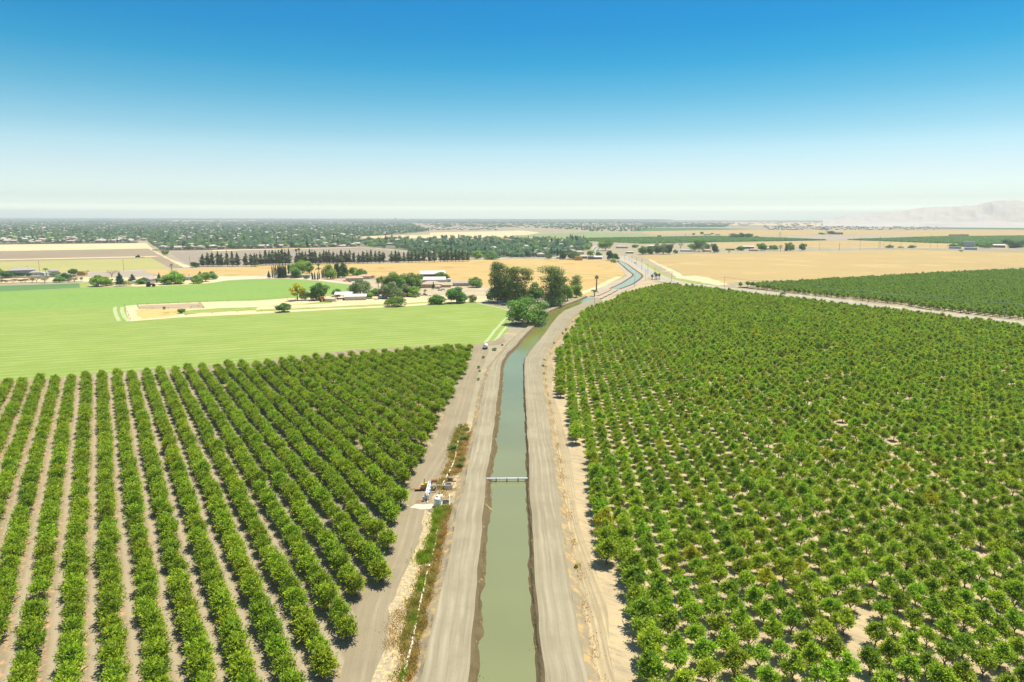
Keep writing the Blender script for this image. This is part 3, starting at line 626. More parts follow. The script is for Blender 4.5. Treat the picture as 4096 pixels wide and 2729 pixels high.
def joined(name, parts):
    """one mesh out of crown and trunk, for the orchard masses"""
    V = []; Fs = []; mi = []; tn = []; mats = []; n = 0
    for k, me in enumerate(parts):
        co = np.zeros(len(me.vertices) * 3, np.float32); me.vertices.foreach_get('co', co); co = co.reshape(-1, 3)
        V.append(co)
        for p_ in me.polygons: Fs.append(tuple(i + n for i in p_.vertices)); mi.append(k)
        a = me.attributes.get('tint')
        if a: q = np.zeros(len(me.polygons), np.float32); a.data.foreach_get('value', q); tn.append(q)
        else: tn.append(np.full(len(me.polygons), .5, np.float32))
        n += len(co); mats.append(me.materials[0])
    return raw_mesh(name, np.concatenate(V), Fs, mats, mi, tint=np.concatenate(tn))
def scatter(name, meshes, pts, rot, scl, idx, label, cat, group=None, z=0.0):
    """a mass nobody would count: copies of a few meshes on points, one object"""
    n = len(pts); me = bpy.data.meshes.new(name); me.vertices.add(n)
    co = np.c_[pts, np.full(n, z)] if np.shape(pts)[1] == 2 else np.asarray(pts)
    me.vertices.foreach_set('co', co.astype(np.float32).ravel())
    a = me.attributes.new('turn', 'FLOAT_VECTOR', 'POINT'); a.data.foreach_set('vector', np.c_[np.zeros((n, 2)), rot].astype(np.float32).ravel())
    a = me.attributes.new('size', 'FLOAT_VECTOR', 'POINT'); a.data.foreach_set('vector', np.asarray(scl, np.float32).ravel())
    a = me.attributes.new('pick', 'INT', 'POINT'); a.data.foreach_set('value', np.asarray(idx, np.int32))
    me.update()
    o = tag(link(name, me), label, cat, group, 'stuff')
    ng = bpy.data.node_groups.new(name, 'GeometryNodeTree')
    ng.interface.new_socket('Geometry', in_out='INPUT', socket_type='NodeSocketGeometry'); ng.interface.new_socket('Geometry', in_out='OUTPUT', socket_type='NodeSocketGeometry')
    N = ng.nodes; gi = N.new('NodeGroupInput'); go = N.new('NodeGroupOutput'); jn = N.new('GeometryNodeJoinGeometry')
    def attr(nm_, ty):
        q = N.new('GeometryNodeInputNamedAttribute'); q.data_type = ty; q.inputs['Name'].default_value = nm_; return q.outputs[0]
    tr, ss, pk = attr('turn', 'FLOAT_VECTOR'), attr('size', 'FLOAT_VECTOR'), attr('pick', 'INT')
    for k, m in enumerate(meshes):
        po = bpy.data.objects.new(name + '_pattern', m)
        oi = N.new('GeometryNodeObjectInfo'); oi.inputs['Object'].default_value = po; oi.inputs['As Instance'].default_value = True
        cp = N.new('FunctionNodeCompare'); cp.data_type = 'INT'; cp.operation = 'EQUAL'; ng.links.new(pk, cp.inputs[2]); cp.inputs[3].default_value = k
        ip = N.new('GeometryNodeInstanceOnPoints')
        ng.links.new(gi.outputs[0], ip.inputs['Points']); ng.links.new(cp.outputs[0], ip.inputs['Selection']); ng.links.new(oi.outputs['Geometry'], ip.inputs['Instance'])
        ng.links.new(tr, ip.inputs['Rotation']); ng.links.new(ss, ip.inputs['Scale']); ng.links.new(ip.outputs[0], jn.inputs[0])
    ng.links.new(jn.outputs[0], go.inputs[0])
    md = o.modifiers.new('copies', 'NODES'); md.node_group = ng
    return o
ONES = 'zeroth first second third fourth fifth sixth seventh eighth ninth tenth eleventh twelfth thirteenth fourteenth fifteenth sixteenth seventeenth eighteenth nineteenth'.split()
TENS = {2: 'twent', 3: 'thirt', 4: 'fort', 5: 'fift', 6: 'sixt', 7: 'sevent', 8: 'eight', 9: 'ninet'}
def nth(n):
    if n < 20: return ONES[n]
    if n < 100: return TENS[n // 10] + ('ieth' if n % 10 == 0 else 'y-' + ONES[n % 10])
    return 'hundred-and-' + nth(n - 100) if n > 100 else 'hundredth'
def plant_tree(name, meshes, x, y, rz, sc, label, cat, group=None, z=0.0):
    t_ = empty(name, (x, y, z), label, cat, rz, group, sc)
    link('trunk', meshes[1], t_); link('crown', meshes[0], t_)
    return t_

# left: hedgerows in straight lines
trk_edge = L('c2', 2010, 1225, 1995, 1300, 1950, 1440, 1895, 1560, z=2.0) + L('r3', 2012, 70, 1972, 130, 1942, 280, 1895, 395, 1835, 515, 1735, 640, 1715, 850, 1645, 1090, 1555, 1400, z=2.0) + L('c8', 236, 640, 232, 1080, 60, 1420, z=2.0) + [G(1385, 2760, 2), G(1300, 3000, 2)]
far_edge = L('r1', -900, 290, 70, 240, 670, 198, 1235, 160, 1770, 112, 2280, 84, z=4.3) + L('c2', 660, 1282, 1300, 1238, 1880, 1185, 1985, 1188, z=4.3)
polyL = far_edge + trk_edge + [G(-900, 3000, 2)]
rowsL = []
for k in range(-10, 60):
    q0 = Q0 + k * SP; step = 5.0
    s = np.arange(0, 700, step) + (k * 2.3) % step
    p_ = RD * s[:, None] + RN * q0 + rng.normal(0, .22, (len(s), 2))
    ok = inside(polyL, p_) & (edge_dist(trk_edge, p_) > 1.9) & (edge_dist(far_edge, p_) > 1.0)
    p_ = p_[ok]
    if len(p_): rowsL.append((q0, p_))
rowsL.sort(key=lambda a: -a[0])                      # first row = the one nearest the canal
treesL = []
def first_visible(p_):                               # rows cut off by the picture are counted from its edge
    return in_view(p_, 2.5, 0, 0)
for ri, (q0, p_) in enumerate(rowsL):
    p_ = p_[np.argsort(np.hypot(*p_.T))]; vis = first_visible(p_); vw = in_view(p_, 2.5)
    cut = not vis[0]; c = 0
    for i in range(len(p_)):
        if vis[i]: c += 1
        if vw[i]: treesL.append((p_[i], ri + 1, c, cut, vis[i]))
print('left orchard trees', len(treesL), 'rows', len(rowsL))
gaps = {i for i in range(len(treesL)) if rng.random() < .012}
treesL = [t_ for i, t_ in enumerate(treesL) if i not in gaps]
treesL.sort(key=lambda t_: (not t_[4], np.hypot(*t_[0])))
for i, (p_, ri, c, cut, vis) in enumerate(treesL[:300]):
    sc = rng.uniform(.84, 1.04); h = rng.uniform(.88, 1.06)
    lab = f'hedgerow tree, {nth(c)} from the ' + ("picture's bottom edge" if cut else 'tractor-track end') + f' in the {nth(ri)} row left of the canal'
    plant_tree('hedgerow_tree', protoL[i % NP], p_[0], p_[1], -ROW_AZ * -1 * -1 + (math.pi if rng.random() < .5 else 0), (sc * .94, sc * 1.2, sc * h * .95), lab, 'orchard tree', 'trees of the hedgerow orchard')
restL = np.array([t_[0] for t_ in treesL[300:]]); n = len(restL)
jL = [joined('hedgerow_mass', pr) for pr in protoL]; jR = [joined('orchard_mass', pr) for pr in protoR]
sL = rng.uniform(.84, 1.04, n)
scatter('hedgerow_orchard', jL, restL, -ROW_AZ * -1 * -1 + np.where(rng.random(n) < .5, math.pi, 0.0), np.c_[sL * .94, sL * 1.2, sL * .95 * rng.uniform(.86, 1.04, n)], rng.integers(0, NP, n), 'farther hedgerow orchard trees running to the alfalfa field', 'orchard')

# right: a close triangular planting
D = 4.9; A1 = D * np.array([math.sin(math.radians(-56.4)), math.cos(math.radians(-56.4))]); A2 = D * np.array([math.sin(math.radians(3.6)), math.cos(math.radians(3.6))])
topR = L('c3', 1570, 722, 1690, 678, 1870, 645, 2000, 650, 2354, 680, z=3.9) + L('c4', 200, 880, 450, 900, 700, 922, 1100, 972, 1500, 1012, 1900, 1062, 2354, 1113, z=3.9) + [G(4500, 1345, 3.9)]
polyR = topR + [G(4500, 3000, 2)] + OE[::-1]
gi, gj = np.meshgrid(np.arange(-260, 260), np.arange(-60, 260)); gi, gj = gi.ravel(), gj.ravel()
org = np.array(G(3542, 2397, 0))
q = org + gi[:, None] * A1 + gj[:, None] * A2
keep = (q[:, 1] > 60) & (np.abs(q[:, 0]) < 900) & (q[:, 1] < 800); q, gi, gj = q[keep], gi[keep], gj[keep]
q = q + rng.normal(0, .17, q.shape)
ok = inside(polyR, q) & in_view(q, 2.5)
q, gi, gj = q[ok], gi[ok], gj[ok]
de = edge_dist(OE, q); ok = (de > 1.5) & (edge_dist(topR, q) > 1.2) & (rng.random(len(q)) > .012)
q, gi, gj, de = q[ok], gi[ok], gj[ok], de[ok]
print('right orchard trees', len(q))
dist = np.hypot(*q.T); vis = in_view(q, 2.5, 0, 0)
order = np.lexsort((dist, ~vis))
lead = order[:300]; rest = order[300:]
# slanting rows share gj; count rows and places inside each row from the end nearest the canal or the picture's edge
rowids = sorted(set(gj[lead]), key=lambda j: dist[lead][gj[lead] == j].min())
for rk, j in enumerate(rowids):
    m_ = [i for i in lead if gj[i] == j]; m_.sort(key=lambda i: -q[i][0] * 0 + q[i][0])
    for pk, i in enumerate(m_):
        big = 1.0 + .42 * max(0, 1 - (de[i] - 1.5) / 8.0); sc = rng.normal(1.06, .08) * big
        place = 'canal-side end' if min(de[m_]) < 9 and True else 'leftmost end'
        plant_tree('orchard_tree', protoR[int(pickR(1)[0])], q[i][0], q[i][1], rng.uniform(0, 6.28), (sc, sc, sc * rng.uniform(.88, 1.1)),
                   f'big orchard tree, {nth(pk + 1)} from the {place} of the {nth(rk + 1)} slanting row from the camera', 'orchard tree', 'trees of the big orchard')
n = len(rest); sR = np.clip(rng.normal(.99, .09, n), .6, 1.3) * (1.0 + .30 * np.clip(1 - (de[rest] - 1.5) / 6.0, 0, 1)) * (1 + .06 * np.clip((dist[rest] - 200) / 250, 0, 1))
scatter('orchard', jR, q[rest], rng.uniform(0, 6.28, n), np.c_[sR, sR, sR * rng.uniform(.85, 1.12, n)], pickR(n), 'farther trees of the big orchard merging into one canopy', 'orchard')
# across the highway
LEAF_F = leaf('roadside_orchard_leaves', (.15, .25, .035), (.31, .46, .055), (.47, .60, .085), hue=.02, val=.25)
fr = L('c4', 850, 905, 1250, 960, 1500, 990, 1900, 1028, 2354, 1080) + L('c5', 1200, 1385, 2349, 1515) + [G(4500, 1335)] + [G(4500, 1062, 4.3)] + L('c5', 2349, 925, 1280, 972, 0, 1045, z=4.3) + L('c4', 1500, 850, 1050, 872, 860, 880, z=4.3)
gx, gy = np.meshgrid(np.arange(60, 900, 5.6), np.arange(350, 1300, 5.6)); g_ = np.c_[gx.ravel(), gy.ravel()] + rng.normal(0, .4, (gx.size, 2))
ang = math.atan2(HW[120][1] - HW[100][1], HW[120][0] - HW[100][0]); ca, sa = math.cos(ang), math.sin(ang); c0 = np.array([450, 750])
g_ = (g_ - c0) @ np.array([[ca, sa], [-sa, ca]]) + c0
g_ = g_[inside(fr, g_) & in_view(g_, 2, 200)]
n = len(g_); print('roadside orchard', n)
jF = []
for i in range(4):
    me = jR[i].copy(); me.materials[0] = LEAF_F; jF.append(me)
sF = rng.uniform(1.15, 1.4, n)
scatter('roadside_orchard', jF, g_, rng.uniform(0, 6.28, n), np.c_[sF * 1.08, sF * 1.08, sF * rng.uniform(.9, 1.1, n)], rng.integers(0, 4, n), 'dense young orchard across the highway', 'orchard')
area('orchard_soil', fr, M_YARD, .02, 'pale soil under the orchard across the highway', 'soil')

# ---------------------------------------------------------------- trees of the farms and the windbreak
LV = {
 'broad': leaf('broad_leaves', (0.068, 0.172, 0.039), (0.170, 0.343, 0.061), (0.319, 0.524, 0.105)),
 'oak':   leaf('oak_leaves', (.06, .13, .02), (.16, .30, .036), (.32, .49, .07)),
 'dark':  leaf('dark_leaves', (0.043, 0.109, 0.041), (0.100, 0.209, 0.066), (0.189, 0.335, 0.100)),
 'olive': leaf('olive_leaves', (0.103, 0.172, 0.061), (0.227, 0.322, 0.124), (0.433, 0.524, 0.211)),
 'pepper': leaf('light_leaves', (0.128, 0.243, 0.034), (0.295, 0.469, 0.068), (0.530, 0.729, 0.121)),
 'euc':   leaf('eucalyptus_leaves', (0.084, 0.129, 0.034), (0.218, 0.291, 0.073), (0.414, 0.504, 0.146)),
 'cedar': leaf('cedar_leaves', (0.037, 0.098, 0.056), (0.081, 0.187, 0.097), (0.171, 0.294, 0.155)),
 'pine':  leaf('pine_leaves', (.075, .115, .055), (.18, .245, .105), (.31, .38, .17), val=.4),
 'cypress': leaf('cypress_leaves', (0.022, 0.081, 0.037), (0.048, 0.151, 0.061), (0.099, 0.232, 0.092)),
 'palm':  leaf('palm_leaves', (0.052, 0.093, 0.027), (0.131, 0.186, 0.047), (0.280, 0.310, 0.095)),
 'scrub': leaf('scrub_leaves', (0.149, 0.132, 0.061), (0.280, 0.240, 0.101), (0.455, 0.372, 0.162)),
 'bare':  leaf('grey_twigs', (0.245, 0.202, 0.121), (0.385, 0.326, 0.189), (0.560, 0.465, 0.270)),
 'yellow': leaf('yellow_leaves', (0.350, 0.341, 0.030), (0.735, 0.666, 0.068), (0.800, 0.800, 0.135)),
 'red':   leaf('plum_leaves', (0.096, 0.031, 0.034), (0.210, 0.070, 0.068), (0.385, 0.139, 0.115)),
 'shrub': leaf('shrub_leaves', (0.105, 0.171, 0.034), (0.228, 0.326, 0.061), (0.385, 0.480, 0.095)),
 'sub_a': leaf('suburb_hazed_leaves', (0.090, 0.174, 0.090), (0.192, 0.330, 0.156), (0.336, 0.504, 0.240)),  # blue of distance haze mixed into the leaf colour
 'sub_b': leaf('suburb_dark_hazed_leaves', (0.062, 0.131, 0.081), (0.138, 0.250, 0.138), (0.250, 0.400, 0.213)),  # darker crowns, with the same haze blue put into the colour
 'pink':  leaf('pink_blossom', (0.525, 0.155, 0.176), (0.800, 0.310, 0.324), (0.800, 0.527, 0.486)),
}
PALMB = plain('palm_bark', (.24, .18, .12), .95, .05)
EUCB = plain('pale_bark', (.34, .29, .23), .9, .1)
def lobes(r, n, w, h, z0, z1, rr, rv, ring=.36):
    return [(math.cos(a) * w * ring * r.uniform(.55, 1.1), math.sin(a) * w * ring * r.uniform(.55, 1.1), h * r.uniform(z0, z1), w * rr * r.uniform(.75, 1.25), h * rv * r.uniform(.75, 1.25))
            for a in [2 * math.pi * k / n * 1.618 * 2 + r.uniform(-.3, .3) for k in range(n)]]
def tree_meshes(kind, h, w, seed):
    r = random.Random(seed); m = LV.get(kind, LV['broad']); Lf = max(.4, min(1.05, w * .065))
    nn = lambda k, lo=700, hi=9000: int(max(lo, min(hi, k * 9 * (w * max(h, w * .6)) / (Lf * Lf))))
    if kind in ('cedar', 'pine'):
        bl = []; T = 9 if kind == 'cedar' else 8
        for k in range(T):
            f = k / (T - 1); z = h * (.14 + .80 * f)
            rad = w * .5 * ((1 - f) ** .8 + .10) if kind == 'cedar' else w * .46 * (min(1, (1 - f) * 1.9 + .16)) * r.uniform(.6, 1.3)
            for _ in range(3):
                a = r.uniform(0, 6.28); bl.append((math.cos(a) * rad * .4, math.sin(a) * rad * .4, z + r.uniform(-.03, .03) * h, rad * .68, h * .062))
        return crown_shell('crown', bl, nn(2.2), Lf, m, seed, up=.1, droop=.2, floor=h * .10, fill=.3), trunk_mesh('trunk', h * .82, .012 * h + .08, BARK, 0, seed=seed)
    if kind == 'cypress':
        bl = [(r.uniform(-.05, .05) * w, r.uniform(-.05, .05) * w, h * f, w * .5 * min(1, (1.04 - f) * 2.4) * min(1, f * 5 + .5), h * .10) for f in [.08 + .115 * k for k in range(8)]]
        return crown_shell('crown', bl, max(350, nn(1.6, 300)), max(.4, w * .22), m, seed, up=.3, floor=.1, fill=.25), trunk_mesh('trunk', h * .5, .15, BARK, 0, seed=seed)
    if kind == 'euc':
        bl = []; 
        for k in range(5):
            a = r.uniform(0, 6.28); s = w * r.uniform(.08, .34)
            for j in range(4):
                f = (j + r.uniform(.2, .9)) / 4; z = h * (.18 + .76 * f)
                bl.append((math.cos(a) * s * (.5 + .6 * f) + r.uniform(-.09, .09) * w, math.sin(a) * s * (.5 + .6 * f) + r.uniform(-.09, .09) * w, z, w * r.uniform(.18, .29), h * r.uniform(.075, .125)))
        bl.append((0, 0, h * .88, w * .22, h * .09)); bl.append((0, 0, h * .45, w * .33, h * .26)); bl += [(r.uniform(-.3, .3) * w, r.uniform(-.2, .2) * w, h * r.uniform(.1, .25), w * .26, h * .12) for _ in range(6)]
        Lf = 1.0; n = int(min(11000, 14 * w * h / Lf / Lf))
        return crown_shell('crown', bl, n, Lf, m, seed, up=.1, droop=.5, floor=h * .03, fill=.25, flat=.7), trunk_mesh('trunk', h * .45, .022 * h, EUCB, 5, w * .35, h * .3, seed)
    if kind in ('bare', 'scrub'):
        bl = lobes(r, 7, w, h, .4, .75, .24, .2) + [(0, 0, h * .6, w * .3, h * .3)]
        return crown_shoots('crown', bl, 150 if kind == 'bare' else 230, 4, .7, .22, m, seed, up=.5, reach=(.7, 1.25), floor=h * .12), trunk_mesh('trunk', h * .25, .04 * h, BARK, 6, w * .35, h * .5, seed)
    if kind in ('shrub', 'red', 'pink'):
        bl = lobes(r, 5, w, h, .3, .6, .25, .3) + [(0, 0, h * .45, w * .36, h * .48)]
        return crown_shell('crown', bl, nn(2.2, 160, 1500), max(.25, Lf * .8), m, seed, up=.4, floor=.05), trunk_mesh('trunk', h * .3, .05, BARK, 3, w * .2, h * .3, seed)
    tall = kind in ('pepper', 'dark', 'yellow')
    if kind == 'oak': bl = lobes(r, 18, w, h, .18, .76, .19, .19, .40) + [(0, 0, h * .52, w * .37, h * .36), (0, 0, h * .84, w * .2, h * .13)]
    elif kind == 'yellow': bl = lobes(r, 10, w, h, .38, .88, .15, .10, .32) + [(0, 0, h * .8, w * .2, h * .14)]
    else: bl = lobes(r, 12, w, h, .20, .82 if tall else .74, .20, .18, .33) + [(0, 0, h * .5, w * .34, h * .38), (r.uniform(-.1, .1) * w, 0, h * .86, w * .18, h * .13)]
    k = {'olive': 1.9, 'yellow': 1.25}.get(kind, 2.5)
    fl = h * (.04 if kind in ('pepper', 'oak') else .07)
    return crown_shell('crown', bl, nn(k), Lf, m, seed, up=.25, droop=.35 if kind == 'pepper' else .05, floor=fl, fill=.14), trunk_mesh('trunk', h * .3, .028 * h + .05, BARK, 5, w * .28, h * .35, seed)
def frond_mesh(name, top, n, ln, seed, feather=False, wd=.5):
    r = random.Random(seed); V = []; Fs = []; tn = []
    for i in range(n):
        a = 2 * math.pi * i / n * 2.618 + r.uniform(-.2, .2); e = r.uniform(-.5, 1.2) if not feather else r.uniform(.1, 1.1)
        l = ln * r.uniform(.85, 1.15); k = 5; t = r.uniform(.2, .9)
        d = Vector((math.cos(a), math.sin(a), 0)); s = Vector((-math.sin(a), math.cos(a), 0))
        for side in (-1, 1) if feather else (0,):
            base = len(V)
            for j in range(k + 1):
                f = j / k; z = math.sin(e) * l * f - l * (.55 if feather else .45) * f * f
                c = Vector((0, 0, top)) + d * (math.cos(e) * l * f) + Vector((0, 0, z))
                wv_ = (wd * (1 - abs(f - .6) * 1.3) if not feather else wd * (1 - f * .6)) * l * .35
                if feather:
                    V += [tuple(c), tuple(c + s * side * wv_ + Vector((0, 0, -wv_ * .6)))]
                else: V += [tuple(c - s * wv_), tuple(c + s * wv_)]
            for j in range(k): Fs.append((base + 2 * j, base + 2 * j + 1, base + 2 * j + 3, base + 2 * j + 2)); tn.append(t)
    return raw_mesh(name, V, np.array(Fs), LV['palm'], tint=tn)
def palm(name, label, x, y, h, kind='fan', tr=.3, ln=1.9, cat='palm tree', group=None, lean=0.0, skirt=0.0):
    t_ = empty(name, (x, y, 0), label, cat, random.uniform(0, 6), group)
    b = MB(); b.tube((0, 0, -.2), (lean * .4, 0, h * .45), tr * 1.35, tr); b.tube((lean * .4, 0, h * .45), (lean, 0, h), tr, tr * .8)
    b.build('trunk', PALMB, t_)
    if skirt:
        s_ = MB(); s_.lathe([(tr * .9, -skirt), (tr * 2.6, -skirt * .9), (tr * 3.0, -skirt * .4), (tr * 2.0, 0)], (lean, 0, h), 11); s_.build('dead_frond_skirt', plain('dead_fronds', (.25, .19, .11), .95, .05, var=.4), t_)
    c = link('crown', frond_mesh('crown', h, 34, ln, int(x) % 97, kind == 'feather', .5 if kind == 'fan' else .35), t_); c.location.x = lean
    return t_
TREE_N = [0]
def T(k, x, yb, yt, wpx, kind, label, name=None, cat='tree', group=None):
    TREE_N[0] += 1
    bx, by = P(k, x, yb); h = max(1.0, rise(k, x, yb, yt)); w_ = max(.8, span(k, x, yb, wpx)) * (1.15 if kind in ('broad', 'oak', 'olive', 'pepper', 'dark') else 1)
    nm = name or {'cedar': 'conifer', 'pine': 'pine_tree', 'cypress': 'cypress_tree', 'euc': 'eucalyptus_tree', 'oak': 'shade_tree', 'olive': 'olive_green_tree', 'pepper': 'willowy_tree', 'shrub': 'shrub', 'bare': 'bare_tree', 'scrub': 'scrub_tree', 'yellow': 'yellow_tree', 'red': 'plum_shrub', 'pink': 'flowering_shrub', 'dark': 'dark_tree'}.get(kind, 'broadleaf_tree')
    if cat == 'tree' and kind in ('shrub', 'red', 'pink'): cat = 'shrub'
    return plant_tree(nm, tree_meshes(kind, h, w_, 1000 + TREE_N[0]), bx, by, random.uniform(0, 6.28), (1, 1, 1), label, cat, group)
def Pm(k, x, yb, yt, label, kind='fan', tr=.3, ln=1.9, skirt=0.0, lean=0.0, group=None):
    bx, by = P(k, x, yb); return palm('palm_tree', label, bx, by, rise(k, x, yb, yt), kind, tr, ln, group=group, lean=lean, skirt=skirt)

# by the canal
T('c3', 606, 1030, 775, 335, 'oak', 'huge round bright green tree leaning over the canal bank')
T('c3', 330, 825, 447, 235, 'euc', 'tallest eucalyptus, dark and narrow, at the farmyard side of the canal grove', group='eucalyptus grove by the canal')
T('c3', 500, 845, 490, 265, 'euc', 'loose eucalyptus behind the huge round tree, between two darker ones', group='eucalyptus grove by the canal')
T('c3', 815, 862, 494, 320, 'euc', 'widest drooping eucalyptus standing right over the canal water', group='eucalyptus grove by the canal')
T('c3', 1030, 735, 578, 150, 'euc', 'brownish eucalyptus top behind the bright green canal trees', group='eucalyptus grove by the canal')
T('c3', 405, 820, 570, 170, 'euc', 'short eucalyptus filling in beside the parked pickup', group='eucalyptus grove by the canal')
T('c3', 905, 845, 590, 160, 'euc', 'lower eucalyptus at the downstream flank of the widest one', group='eucalyptus grove by the canal')
T('c3', 665, 830, 640, 170, 'broad', 'green broadleaf tree between the two big eucalyptus groups')
T('c3', 970, 815, 665, 100, 'pepper', 'bright green willowy tree under the eucalyptus at the canal, inner one')
T('c3', 1050, 780, 662, 105, 'pepper', 'bright green willowy tree at the wheat side end of the canal grove')
T('c3', 515, 825, 705, 40, 'cypress', 'slim green tree in front of the loose eucalyptus')
T('c3', 245, 810, 745, 45, 'pepper', 'small yellow green willow at the foot of the tallest eucalyptus')
Pm('c3', 1236, 718, 590, 'tall shaggy fan palm alone at the canal dam', tr=.62, ln=2.6, skirt=2.2)
Pm('c3', 1217, 772, 725, 'short dry palm beside the utility pole at the canal dam', 'feather', .35, 4.2)
for i, (x, yb, yt) in enumerate(((1748, 618, 578), (1775, 616, 555), (1790, 620, 570), (1812, 620, 567))):
    Pm('c3', x, yb, yt, f'{["shortest", "tallest", "middle", "outermost"][i]} fan palm of the clump by the highway bend', tr=.4, ln=2.4, skirt=2.5, group='palm clump at the highway bend')
T('c3', 1318, 352, 245, 120, 'oak', 'big dark round tree beside the canal reach beyond the highway bridge')
T('c3', 1360, 442, 348, 60, 'dark', 'tall dark tree by the highway bridge, inner one')
T('c3', 1412, 436, 376, 62, 'dark', 'dark tree by the highway bridge, next to the canal water')
T('c3', 1392, 464, 422, 54, 'pepper', 'low bright bush under the dark trees at the bridge')
T('c3', 1258, 412, 360, 60, 'broad', 'small round tree behind the open sheds at the wheat corner')
for x, yb, yt, w_, kd, lb in ((820, 420, 305, 36, 'cedar', 'tall dark conifer among the houses past the wheat field'), (792, 430, 375, 62, 'olive', 'grey green tree left of the tall conifer at the wheat edge'),
                              (140, 430, 352, 84, 'pepper', 'bright round tree at the end of the pine windbreak'), (270, 432, 358, 135, 'broad', 'broad hedge-like tree between the windbreak and the two-storey house'), (1020, 432, 350, 135, 'olive', 'broad olive green tree in front of the corner houses'), (930, 432, 350, 60, 'dark', 'dark tree behind the corner house roof'),
                              (1180, 400, 350, 60, 'pepper', 'light green tree beside the far canal reach'), (450, 400, 350, 80, 'broad', 'broad tree between the two pale houses past the wheat')):
    T('c3', x, yb, yt, w_, kd, lb)
# left farms
c1 = ((905, 680, 572, 125, 'pepper', 'big light green tree at the corner of the dark crop strip'), (985, 675, 592, 85, 'pepper', 'sunlit half of the twin trees by the dark crop strip'), (1105, 676, 545, 82, 'cedar', 'blue green cedar standing clear left of the grey shed'),
      (1218, 640, 563, 66, 'cedar', 'thin cedar behind the shrubs near the grey shed'), (1467, 645, 553, 44, 'cedar', 'slim cedar right of the grey shed'), (1840, 575, 540, 36, 'cedar', 'dark cedar tip behind the lane trees'),
      (1165, 675, 622, 82, 'shrub', 'bushy shrub between the two cedars'), (1295, 660, 610, 80, 'broad', 'green tree against the front of the grey shed'), (1030, 627, 605, 22, 'shrub', 'tiny round shrub near the bare grey tree'),
      (1540, 662, 572, 125, 'pepper', 'large light green willow beside the grey shed'), (1612, 658, 532, 150, 'pepper', 'tallest light green willow of the farm hedge'), (1668, 655, 582, 75, 'pepper', 'low willow at the lane end of the tall willow'),
      (1810, 652, 575, 100, 'pepper', 'drooping willow in front of the low grey house'), (1890, 635, 547, 95, 'pepper', 'bright willow between the drooping one and the lane'), (1950, 615, 540, 85, 'broad', 'last tree of the farm hedge beside the white lane'),
      (1030, 598, 520, 92, 'bare', 'leafless grey tree on the grey dirt lot'), (752, 632, 592, 24, 'bare', 'thin dry tree right of the scrub tree row'),
      (72, 605, 537, 92, 'dark', 'dark tree left of the big grey farmhouse'), (142, 588, 548, 60, 'dark', 'dark tree against the big grey farmhouse'), (5, 585, 512, 48, 'pepper', 'bright tree cut by the picture edge'), (205, 585, 552, 40, 'dark', 'small dark tree in front of the grey farmhouse'),
      (270, 585, 560, 34, 'dark', 'dark bush by the farmhouse pool'), (505, 582, 545, 70, 'olive', 'olive green bush beside the glass roof'), (600, 628, 556, 92, 'dark', 'darkest round tree above the scrub row'), (560, 610, 575, 50, 'dark', 'dark bush left of the darkest round tree'),
      (546, 642, 585, 78, 'broad', 'green tree at the middle of the scrub row'), (673, 577, 515, 56, 'oak', 'neat round tree at the corner of the grey lot'),
      (1520, 392, 338, 56, 'olive', 'lone round tree where the straight track meets the suburb'), (1795, 505, 456, 70, 'dark', 'dark round bush at the near end of the pine windbreak'), (1673, 927, 884, 60, 'broad', 'small round green tree in the golden pasture'), (1510, 893, 863, 24, 'shrub', 'tiny yellow green sapling on the corral edge'))
for a in c1: T('c1', *a)
for i, (x, yb, yt, w_) in enumerate(((15, 652, 612, 50), (48, 650, 618, 40), (120, 650, 608, 88), (192, 645, 612, 36), (235, 645, 604, 60), (298, 642, 596, 40), (338, 645, 588, 66), (412, 650, 584, 82), (632, 640, 594, 56), (684, 642, 590, 66))):
    T('c1', x, yb, yt, w_, 'scrub', f'{nth(i + 1)} brown leaved scrub tree from the picture edge along the crop strip', group='scrub tree row')
Pm('c1', 1580, 532, 480, 'tall lone fan palm behind the willows', tr=.4, ln=3.0)
Pm('c1', 427, 590, 522, 'feathery palm beside the farmhouse pool', 'feather', .3, 4.0)
